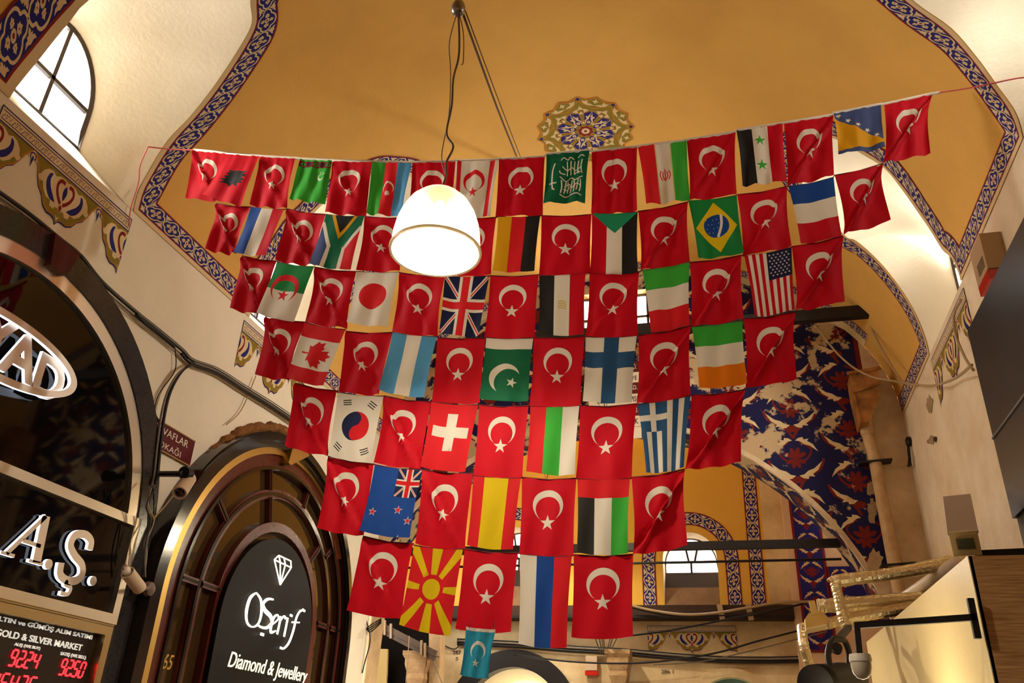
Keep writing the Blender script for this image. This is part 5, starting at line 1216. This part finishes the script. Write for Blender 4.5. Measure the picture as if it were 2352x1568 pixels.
# bracket with dome camera
yb = c0.y - .03
e = empty('dome_camera', at(1975, 1520, y=yb), 'white dome camera hanging from a black bracket on the wood veneer sign', 'camera')
b = MB(); b.bar(at(2228, 1374, y=yb), at(2246, 1466, y=yb), .03, .03, (0, 1, 0)); b.bar(at(2240, 1417, y=yb), at(1962, 1436, y=yb), .03, .03, (0, 1, 0)); b.bar(at(1968, 1436, y=yb), at(1975, 1512, y=yb), .028, .028, (0, 1, 0)); b.build('bracket', [BLK], e)
p = at(1976, 1512, y=yb)
b = MB(); b.lathe([(0, .02), (.05, .02), (.054, .0), (.054, -.015), (0, -.015)], p, n=24); b.build('base', [mat('camera_white', srgb(214, 204, 186), .4)], e, True)
b = MB(); b.lathe([(.05, -.015), (.05, -.04), (.042, -.07), (.026, -.09), (0, -.098)], p, n=24); b.build('dome', [mat('dome_plastic', srgb(196, 182, 158), .15, spec=.5)], e, True)
# box camera
e = empty('box_camera', at(2210, 1210, y=5.2), 'beige box security camera on an arm against the right wall', 'camera')
p0, p1 = at(2203, 1164, y=5.42), at(2217, 1246, y=5.0); d = (p1 - p0).normalized()
b = MB(); b.bar(p0, p1, .125, .12); b.bar(p0 + Vector((0, 0, .066)), p1 + Vector((0, 0, .066)) + d * .03, .15, .016); b.build('housing', [mat('camera_housing', srgb(150, 122, 96), .45)], e)
b = MB(); b.bar(p1 + d * .001, p1 + d * .012, .14, .14); b.build('front_plate', [mat('front_beige', srgb(196, 168, 112), .5)], e)
b = MB(); b.bar(p1 + d * .012, p1 + d * .016, .085, .06); b.build('glass', [mat('camera_glass', srgb(86, 84, 62), .1, spec=.6)], e)
b = MB(); b.bar(p1 + Vector((.05, .06, -.05)), Vector((xf_ + .02, p1.y + .02, p1.z - .05)), .035, .035); b.build('arm', [BLK], e)
# siren box under the right cornice
ys = at(2262, 610, x=1.80)
e = empty('siren_box', Vector((1.82, ys.y, ys.z)), 'beige siren box with red lens below the right painted band', 'siren')
b = MB(); b.box((1.835, ys.y, ys.z + .04), (.13, .26, .27)); b.build('casing', [mat('siren_beige', srgb(176, 146, 108), .5)], e)
b = MB(); b.box((1.83, ys.y, ys.z - .135), (.125, .24, .07)); b.build('red_lens', [mat('red_lens', srgb(190, 36, 22), .15, spec=.6)], e)
b = MB()
for i in range(5): b.box((1.768, ys.y - .02, ys.z + .02 - i * .018), (.004, .14, .007))
b.build('grille', [mat('siren_dark', srgb(110, 88, 64), .6)], e)
# rain hopper and downpipe on the end wall
yp_ = YE - .09
PIPE = mat('painted_pipe', srgb(206, 172, 126), .6, var=.3, vscale=9, alt=srgb(170, 132, 88))
RUST = mat('rusty_hopper', srgb(188, 128, 64), .7, var=.5, vscale=6, alt=srgb(86, 48, 22))
e = empty('rain_pipe', at(2065, 1390, y=yp_), 'cream downpipe with rusty tapering hopper on the end wall', 'pipe')
b = MB(); b.tube([at(1990, 985, y=yp_), at(2010, 1060, y=yp_), at(2036, 1200, y=yp_), at(2060, 1330, y=yp_), at(2090, 1500, y=yp_)], .062, 16); b.build('pipe', [PIPE], e, True)
for p in ((1988, 965), (2052, 1265)):
    b = MB(); b.tube([at(p[0], p[1], y=yp_), at(p[0] + 5, p[1] + 34, y=yp_)], .07, 16); b.build('pipe_collar', [PIPE], e, True)
hf = [at(*p, y=YE - .30) for p in ((1952, 858), (2016, 846), (2019, 912), (1996, 968), (1976, 972), (1960, 905))]
b = MB(); b.prism(hf, (0, .28, 0)); b.build('hopper', [RUST], e)
b = MB(); b.bar(hf[0] - Vector((.03, .01, 0)), hf[1] + Vector((.03, -.01, 0)), .03, .03, (0, 1, 0)); b.bar(at(1958, 902, y=YE - .31), at(2020, 880, y=YE - .31), .02, .03, (0, 1, 0)); b.bar(hf[5] + Vector((0, -.01, 0)), hf[4] + Vector((0, -.01, 0)), .02, .02, (0, 1, 0)); b.bar(hf[2] + Vector((0, -.01, 0)), hf[3] + Vector((0, -.01, 0)), .02, .02, (0, 1, 0)); b.build('hopper_rim', [RUST], e)
for p in ((2010, 1062), (2062, 1298)):
    b = MB(); c = at(*p, y=yp_); b.bar(c - Vector((.16, 0, .01)), c + Vector((.16, -.0, .01)), .14, .02, (0, 0, 1)); b.build('pipe_clamp', [BLK], e)
# black hook below the band
c = at(2085, 1014, x=XR - .03)
b = MB(); b.lathe([(0, 0), (.05, .0), (.055, .03), (.03, .05), (0, .05)], c + Vector((.03, 0, 0)), (-1, 0, 0), 14); b.bar(c, c + Vector((-.02, .0, -.26)), .025, .025); b.bar(c + Vector((-.02, -.05, -.18)), c + Vector((-.02, .08, -.24)), .02, .02)
tag(b.build('wall_hook', [BLK]), 'small black wall hook under the tip of the right painted band', 'hook')
# beige wire sagging over to the right wall
q = [at(1858, 722, y=8.5), at(1905, 790, y=8.6), at(1950, 836, y=8.6), at(2000, 864, y=8.5), at(2060, 876, y=8.2), at(2110, 884, y=7.6), at(2150, 884, y=7.0), at(2195, 868, y=6.6), at(2232, 838, x=XR - .25)]
r = [at(1990, 728, y=8.5), at(2012, 776, y=8.5), at(2040, 826, y=8.4), at(2072, 874, y=8.1), at(2108, 886, y=7.6)]
s_ = [at(2208, 688, x=XR - .05), at(2192, 720, x=XR - .08), at(2194, 765, x=XR - .08), at(2216, 820, x=XR - .1), at(2236, 850, x=XR - .15)]
wires('ceiling_wire', 'beige wire sagging from the tie beam to the right wall', [(q, .011, CABB), (r, .010, CABB), (s_, .010, CABB)])
# foil wrapped ducts
FOIL = mat('crumpled_foil', srgb(222, 204, 160), .3, metal=1.0, bump=.55, bscale=38)
def duct(label, pts, r, y):
    P = [at(*p[:2], y=(p[2] if len(p) > 2 else y)) for p in pts]; rr = random.Random(len(label))
    Q = catmull(P, 12) if len(P) > 2 else [P[0].lerp(P[1], i / 24) for i in range(25)]
    b = MB(); b.tube(Q, [r * rr.uniform(.93, 1.07) for _ in Q], 11)
    return tag(b.build('foil_duct', [FOIL]), label, 'duct', 'foil wrapped ducts at right')
YD_ = 7.4
duct('long upper foil duct rising to the right behind the wood veneer sign', [(1912, 1340), (1935, 1332), (2080, 1312), (2215, 1282)], .052, YD_)
duct('foil duct dropping from the left end of the upper foil duct', [(1918, 1338), (1928, 1380), (1936, 1420), (1950, 1448)], .040, YD_ - .03)
duct('middle level foil duct crossing the end of the painted pilaster', [(1878, 1392), (1935, 1388), (2100, 1376), (2190, 1366)], .060, YD_ + .25)
duct('lower foil duct behind the yellow house shaped lamp', [(1843, 1443), (1880, 1436), (1960, 1418), (2072, 1398), (2170, 1380)], .045, YD_ + .12)
duct('short foil duct hanging down beside the black floodlight', [(1842, 1441, YD_ + .1), (1846, 1480), (1860, 1530)], .040, YD_ - .06)
b = MB(); b.tube([at(2080, 1372, y=7.9), at(2200, 1290, y=7.2)], .05, 12); tag(b.build('waste_pipe', [mat('white_pipe', srgb(214, 196, 170), .4)], smooth='all'), 'white plastic pipe slanting above the pale sign face', 'pipe')
# house shaped emergency lamp
yy = 6.9
e = empty('emergency_lamp', at(1875, 1440, y=yy), 'yellow house shaped lamp hanging among the foil ducts', 'lamp')
h = [at(*p, y=yy) for p in ((1849, 1420), (1858, 1407), (1888, 1403), (1900, 1415), (1899, 1436), (1852, 1446))]
b = MB(); b.prism(h, (0, .12, 0)); b.build('housing', [mat('yellowed_plastic', srgb(216, 180, 104), .5)], e)
b = MB(); b.bar(at(1864, 1380, y=yy), at(1872, 1410, y=yy), .045, .02, (0, 1, 0)); b.build('hanger', [mat('yellowed_plastic', srgb(216, 180, 104), .5)], e)
b = MB(); b.prism([at(*p, y=yy - .004) for p in ((1853, 1441), (1899, 1432), (1899, 1436), (1852, 1446))], (0, .12, -.01)); b.build('diffuser', [mat('diffuser', srgb(236, 214, 160), .4)], e)
# black floodlight
e = empty('floodlight', at(1900, 1540, y=6.4), 'big black ribbed floodlight at the bottom beside the pale sign', 'lamp')
FL = mat('black_plastic', srgb(22, 17, 15), .5, spec=.25)
p0, p1 = at(1872, 1572, y=6.2), at(1972, 1556, y=6.9); d = (p1 - p0).normalized(); L = (p1 - p0).length
prof = [(0, 0), (.10, 0)]
for i in range(9): prof += [(.125, .005 + i * .012), (.118, .011 + i * .012)]
prof += [(.122, .13), (.120, L * .6), (.10, L * .9), (.05, L), (0, L)]
b = MB(); b.lathe(prof, p0, d, 28); b.build('housing', [FL], e, True)
b = MB()
b.tube(catmull([at(1908, 1540, y=6.35), at(1902, 1500, y=6.4), at(1912, 1470, y=6.5), at(1930, 1468, y=6.6)], 6), .022, 8); b.tube(catmull([at(1948, 1535, y=6.75), at(1950, 1500, y=6.75), at(1940, 1472, y=6.7), at(1930, 1468, y=6.6)], 6), .022, 8)
b.lathe([(0, 0), (.035, 0), (.035, .05), (0, .05)], at(1922, 1492, y=6.5), (0, -1, .2), 14); b.bar(at(1925, 1468, y=6.6), at(1950, 1440, y=7.2), .04, .04); b.build('yoke', [FL], e, True)

# ================================================================== BEAMS
IRON = mat('tie_iron', srgb(34, 26, 20), .6, var=.4, vscale=8)
def tag1(o, label, cat, group=None): return tag(o, label, cat, group)
p = at(1986, 716, y=8.35); pl_ = -(math.sqrt(max(0, 1 - ((p.z - ZC) / ZB) ** 2)) * XA) + XC
b = MB(); b.bar((pl_, 8.35, p.z), (p.x + .06, 8.35, p.z), .09, .13); tag1(b.build('tie_beam', [IRON]), 'black iron tie beam across the vault behind the flags', 'beam')
p = at(1918, 1247, y=YE + .25); 
b = MB(); b.bar((2 * ACX - p.x - .02, YE + .25, p.z), (p.x + .05, YE + .25, p.z), .07, .085); tag1(b.build('tie_beam', [IRON]), 'black iron tie beam across the end arch above the window head', 'beam')
p = at(1905, 1284, y=YE + .45)
b = MB(); b.tube([(2 * ACX - p.x, YE + .45, p.z - .02), (p.x + .12, YE + .45, p.z)], .014, 6); tag1(b.build('tie_rod', [IRON]), 'thin black rod across the end arch below the tie beam', 'rod')
YB = YF - .28
za, zb_ = at(1500, 1389, y=YB).z, at(1500, 1420, y=YB).z
e = empty('ledge_beam', (xr0 - 1, YB, zb_), 'long dark brown ledge beam at the foot of the ochre wall', 'beam')
b = MB(); b.box(((X0 + pa.x) / 2, YB + .12, (za + zb_) / 2), (pa.x - X0, .24, za - zb_)); b.build('beam', [mat('brown_beam', srgb(62, 40, 26), .7, var=.3, vscale=4)], e)
b = MB(); b.box(((X0 + pa.x) / 2, YB - .01, zb_ + .02), (pa.x - X0, .06, .035)); b.build('beam_flange', [IRON], e)
for px in (1656, 1722):
    b = MB(); q0, q1 = at(px - 4, 1388, y=YB - .03), at(px + 4, 1424, y=YB - .03); b.bar(q0, q1, .07, .05, (0, 1, 0)); b.build('strap', [mat('pale_strap', srgb(176, 150, 112), .6)], e)

# ================================================================== FAR WALL: cables, alarms, columns, arches
def fl(L, y): return [at(p[0], p[1], y=y) for p in L]
wires('far_cable', 'cream cable sagging along the ledge beam', [(fl([(1440, 1388), (1500, 1402), (1570, 1411), (1640, 1408), (1720, 1395), (1790, 1384), (1870, 1381)], YB - .12), .018, CABB), (fl([(1440, 1392), (1520, 1410), (1600, 1415), (1700, 1410), (1800, 1396)], YB - .10), .010, CAB)])
wires('far_cable', 'thin dark cables crossing diagonally over the painted panel', [(fl([(1440, 1460), (1520, 1450), (1600, 1436), (1680, 1420), (1760, 1405)], YB - .2) + [at(1850, 1385, y=yp)], .013, CAB), (fl([(1180, 1503), (1300, 1518), (1420, 1523), (1520, 1518), (1640, 1500), (1740, 1472), (1840, 1446)], YB - .25) + [at(1880, 1432, y=yp)], .012, CAB), (fl([(1500, 1526), (1600, 1520), (1700, 1500), (1820, 1470), (1900, 1450)], YB - .22), .007, CABW)])
wires('far_cable', 'thick bundle of dusty dark cables running above the far arches', [(fl([(1050 + 0, 1472 + j), (1180, 1478 + j), (1310, 1488 + j), (1420, 1494 + j), (1520, 1503 + j), (1640, 1512 + j), (1760, 1514 + j), (1850, 1512 + j)], YF - .06 - .02 * (i % 2)), .016 if i % 2 else .010, (CAB, CABW, CAB)[i % 3]) for i, j in enumerate((-5, -1, 3, 6, 9))])
e = empty('siren_box', at(1370, 1530, y=YF - .1), 'small white siren box with red lens on the far wall left of the stone bracket', 'siren')
q0, q1 = at(1346, 1507, y=YF - .08), at(1372, 1535, y=YF - .08)
b = MB(); b.box(((q0.x + q1.x) / 2, YF - .06, (q0.z + q1.z) / 2 - .01), (q1.x - q0.x, .1, q0.z - q1.z + .03)); b.build('casing', [WHP], e)
b = MB(); b.box(((q0.x + q1.x) / 2, YF - .06, q1.z - .06), (q1.x - q0.x + .02, .11, .055)); b.build('red_lens', [mat('red_lens', srgb(190, 36, 22), .15)], e)
STN = mat('carved_stone', srgb(196, 160, 112), .8, var=.35, vscale=8, bump=.3, alt=srgb(140, 104, 66))
def bracket_column(px, py0, py1, y, label):
    c = at(px, py0, y=y); zb2 = at(px, py1, y=y).z
    e = empty('stone_bracket', (c.x, y, zb2), label, 'column')
    h = c.z - zb2
    b = MB(); b.lathe([(0, 0), (.24, 0), (.24, -.05), (.20, -.10), (.20, -.16), (.16, -.26), (.17, -.32), (.11, -.46), (0, -.46)], (c.x, y, c.z), n=4); b.build('capital', [STN], e)
    b = MB(); b.lathe([(0, -.46), (.12, -.46), (.12, -.52), (.09, -.54), (.09, -c.z), (0, -c.z)], (c.x, y, c.z), n=14); b.build('shaft', [STN], e, True)
bracket_column(1421, 1494, 1568, YF - .22, 'carved stone bracket between the two far arches')
bracket_column(965, 1497, 1568, 10.6, 'carved stone bracket at the lower left beyond the arch')
b = MB()
hub = at(1388, 1500, y=YF - .3)
wires('fan_of_wires', 'fan of stiff brown wires below the last flag above the stone bracket', [([at(px, 1462, y=YF - .5), hub + Vector((i * .02 - .05, 0, 0))], .008, CABW) for i, px in enumerate((1366, 1376, 1382, 1386, 1402, 1408, 1418))])
# far arches
for i, (px, pt, ro, m, lab) in enumerate(((1180, 1497, None, BLK, 'black shop arch with bright lit interior below the cyan flag'), (1680, 1535, None, FARW, 'plain cream arch with a dark opening at the foot of the far wall'))):
    D = doors[i]; cx = (D[0][0] + D[-1][0]) / 2; r1 = (D[-1][0] - D[0][0]) / 2; zc = D[1][1]
    e = empty('far_arch', (cx, YF, 0), lab, 'arch')
    r0 = r1 * (.78 if i == 0 else .86)
    b = MB(); A = [(cx - r0, 0)] + [(cx - r0 * math.cos(math.pi * k / 32), zc + r0 * math.sin(math.pi * k / 32)) for k in range(33)] + [(cx + r0, 0)]
    B = [(cx - r1 - .03, 0)] + [(cx - (r1 + .03) * math.cos(math.pi * k / 32), zc + (r1 + .03) * math.sin(math.pi * k / 32)) for k in range(33)] + [(cx + r1 + .03, 0)]
    V = []
    for (x, z), (x2, z2) in zip(A, B): V += [(x, YF - .05, z), (x, YF + .2, z), (x2, YF + .2, z2), (x2, YF - .05, z2)]
    b.add(V, [(k * 4 + j, k * 4 + (j + 1) % 4, (k + 1) * 4 + (j + 1) % 4, (k + 1) * 4 + j) for k in range(len(A) - 1) for j in range(4)]); b.build('archivolt', [m], e, True)
    inn = mat('lit_stucco', srgb(240, 226, 190), .6, var=.1) if i == 0 else mat('dark_green_shop', srgb(60, 62, 36), .7, var=.5, vscale=3)
    b = MB(); b.add([(x, YF + .2, z) for x, z in A] + [(cx + (x - cx) * .8, YF + 1.6, z * .93) for x, z in A], [(k, k + 1, k + 1 + len(A), k + len(A)) for k in range(len(A) - 1)])
    b.add([(cx + (x - cx) * .8, YF + 1.6, z * .93) for x, z in A], [tuple(range(len(A)))]); b.build('interior', [inn], e)
    if i == 0:
        for q in range(5):
            b = MB(); b.tube(catmull([(cx + (q - 2) * .28 - .12, YF + .8, zc + r0 * .62 - .05 * abs(q - 2)), (cx + (q - 2) * .28, YF + .8, zc + r0 * .52 - .06 * abs(q - 2)), (cx + (q - 2) * .28 + .12, YF + .8, zc + r0 * .62 - .05 * abs(q - 2))], 6), .03, 8); b.build('gilt_swag', [GOLD], e, 'all')
        point_light('shop_light', (cx, YF + .9, zc + r0 * .3), 7, (1, .86, .6), .15)
    else: point_light('shop_light', (cx + .2, YF + .9, zc + r0 * .2), 3, (.7, 1, .5), .15)
INK = mat('pencil_mark', srgb(70, 52, 40), .8)
b = MB(); o = at(1519, 1546, y=YF - .01); put_text(b, '286 1', o, (1, 0, 0), (0, 0, 1), .16, .05, .002); tag(b.build('wall_number', [INK]), 'number 286 1 pencilled on the far wall between the arches', 'number')
b = MB(); o = at(1040, 1502, y=YF - .01); put_text(b, '287', o, (1, 0, 0), (0, 0, 1), .12, .05, .002); put_text(b, '5', o + Vector((.05, 0, -.08)), (1, 0, 0), (0, 0, 1), .035, .045, .002); tag(b.build('wall_number', [INK]), 'number 287 5 pencilled on the wall beside the cyan flag', 'number')
# left beyond the arch: wall return, dark passage, pale board, braced beam
yl = 10.62
LPW = mat('left_return_plaster', srgb(206, 174, 128), .85, var=.3, vscale=3, bump=.2, alt=srgb(150, 118, 80))
def slab(name, pxs, y, d, m, kind=True):
    b = MB(); b.prism([at(*p, y=y) for p in pxs], (0, d, 0)); o = b.build(name, [m]); return struct(o) if kind else o
slab('wall_pier', [(985, 1440), (1012, 1440), (1004, 1700), (985, 1700)], yl, .2, LPW)
slab('wall_pier', [(800, 1370), (862, 1400), (838, 1568), (826, 1700), (790, 1700)], YE + .02, .3, LPW)
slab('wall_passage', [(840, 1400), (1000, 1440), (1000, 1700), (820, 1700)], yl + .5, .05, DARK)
tag(slab('board', [(846, 1489), (890, 1490), (886, 1640), (826, 1640)], yl + .2, .04, mat('pale_board', srgb(178, 152, 92), .6), False), 'pale yellow board in the dark passage at lower left', 'board')
e = empty('braced_beam', at(930, 1470, y=yl - .25), 'dusty braced metal beam slanting above the dark passage at lower left', 'beam')
DM = mat('dusty_metal', srgb(88, 68, 50), .6, var=.4, vscale=10)
q0, q1, q2, q3 = [at(*p, y=yl - .25) for p in ((858, 1425), (1002, 1500), (862, 1440), (1000, 1512))]
b = MB(); b.bar(q0, q1, .06, .05, (0, 1, 0)); b.bar(q2, q3, .06, .04, (0, 1, 0)); b.bar((q0 + q2) / 2 + Vector((0, .05, 0)), (q1 + q3) / 2 + Vector((0, .05, 0)), .02, .16, (0, 1, 0)); b.build('rail', [DM], e)
for px, py in ((884, 1432), (898, 1440), (968, 1478), (976, 1484)):
    b = MB(); b.bar(at(px, py - 8, y=yl - .30), at(px, py + 26, y=yl - .30), .025, .03, (0, 1, 0)); b.build('brace', [mat('brace_metal', srgb(150, 124, 92), .5)], e)
wires('loose_wires', 'loose dark wires tangled at the lower left beside the braced beam', [(fl([(808, 1470 + 13 * i), (826 + 3 * i, 1456 - 5 * i), (850, 1436 + 5 * i), (876, 1420 + 3 * i)], YE - .05), .007, CAB) for i in range(4)] + [(fl([(842, 1425), (850, 1470), (838, 1520), (832, 1545)], YE - .06), .007, CAB), (fl([(1000, 1470), (1040, 1490), (1060, 1478), (1085, 1462)], YF - .05), .008, CAB), (fl([(985, 1500), (1000, 1530), (1015, 1568)], yl - .1), .006, CABW), (fl([(940, 1460), (936, 1520), (932, 1568)], yl - .35), .005, CABB)])
# street direction boards hung on the end wall over the arch
BM = mat('maroon_sign', srgb(96, 26, 26), .4); BW = mat('cream_sign', srgb(222, 204, 172), .5); BD = mat('sign_black', srgb(40, 28, 24), .5); BB = mat('sign_blue', srgb(30, 36, 110), .5); SW = mat('sign_white', srgb(226, 214, 190), .5)
ysg = YE - .10
g0 = at(1352, 838, y=ysg); g1 = at(1474, 1006, y=ysg)
e = empty('direction_sign', (g0.x, ysg, g1.z), 'stack of maroon and cream street direction boards on the end wall above the arch', 'sign')
rows = [('MERCAN KAPISI CAD.', BM, SW), ('NURUOSMANİYE', BW, BD), ('KALPAKÇILAR CAD.', BM, SW), ('BEDESTEN KAPISI', BW, BD), ('KUYUMCULAR CAD.', BM, SW), ('KAVAFLAR SOK', BW, BD), ('YENİKAPI', BW, BB)]
hh = (g0.z - g1.z) / len(rows)
for i, (t, m, tm_) in enumerate(rows):
    zt = g0.z - i * hh
    b = MB(); b.box(((g0.x + g1.x) / 2, ysg, zt - hh / 2), (g1.x - g0.x, .02, hh * .96)); b.build('board', [m], e)
    b = MB(); w_ = (g1.x - g0.x) * (.78 if i != 6 else .6); put_text(b, t, (g0.x + (g1.x - g0.x) * .17, ysg - .010, zt - hh * .74), (1, 0, 0), (0, 0, 1), w_, hh * .5, .003); b.build('lettering', [tm_], e)
    if i % 2 == 0:
        b = MB(); b.prism([(g0.x + .03, ysg - .013, zt - hh * .5), (g0.x + .10, ysg - .013, zt - hh * .28), (g0.x + .10, ysg - .013, zt - hh * .72)], (0, .004, 0)); b.build('arrow', [tm_], e)

# ================================================================== PLASTER SCARS by the downpipe
GREY = mat('bare_render', srgb(176, 146, 108), .95, var=.4, vscale=30); SOOT = mat('soot_spot', srgb(58, 44, 34), .95)
rr = random.Random(12)
for px, py, wpx, hpx, pl, m in ((2000, 1122, 10, 22, 'y', GREY), (2003, 1150, 5, 9, 'y', GREY), (2003, 1180, 12, 26, 'y', GREY), (2010, 1290, 22, 34, 'y', OLD), (2135, 930, 8, 24, 'x', GREY), (2138, 1012, 9, 12, 'x', GREY), (2148, 1008, 4, 8, 'x', SOOT),
                               (2086, 1142, 7, 7, 'x', SOOT), (2078, 1165, 6, 12, 'x', SOOT), (2082, 1192, 4, 9, 'x', SOOT), (2110, 585, 22, 12, 'v', OLD)):
    P = []
    for i in range(18):
        a = 2 * math.pi * i / 18; k = rr.uniform(.6, 1.1)
        q = (px + wpx * k * math.cos(a), py + hpx * k * math.sin(a))
        P.append(at(*q, y=YE - .006) if pl == 'y' else at(*q, x=XR - .006))
    if pl == 'v': continue
    b = MB(); b.add(P, [tuple(range(len(P)))]); trim(b.build('trim', [m]))
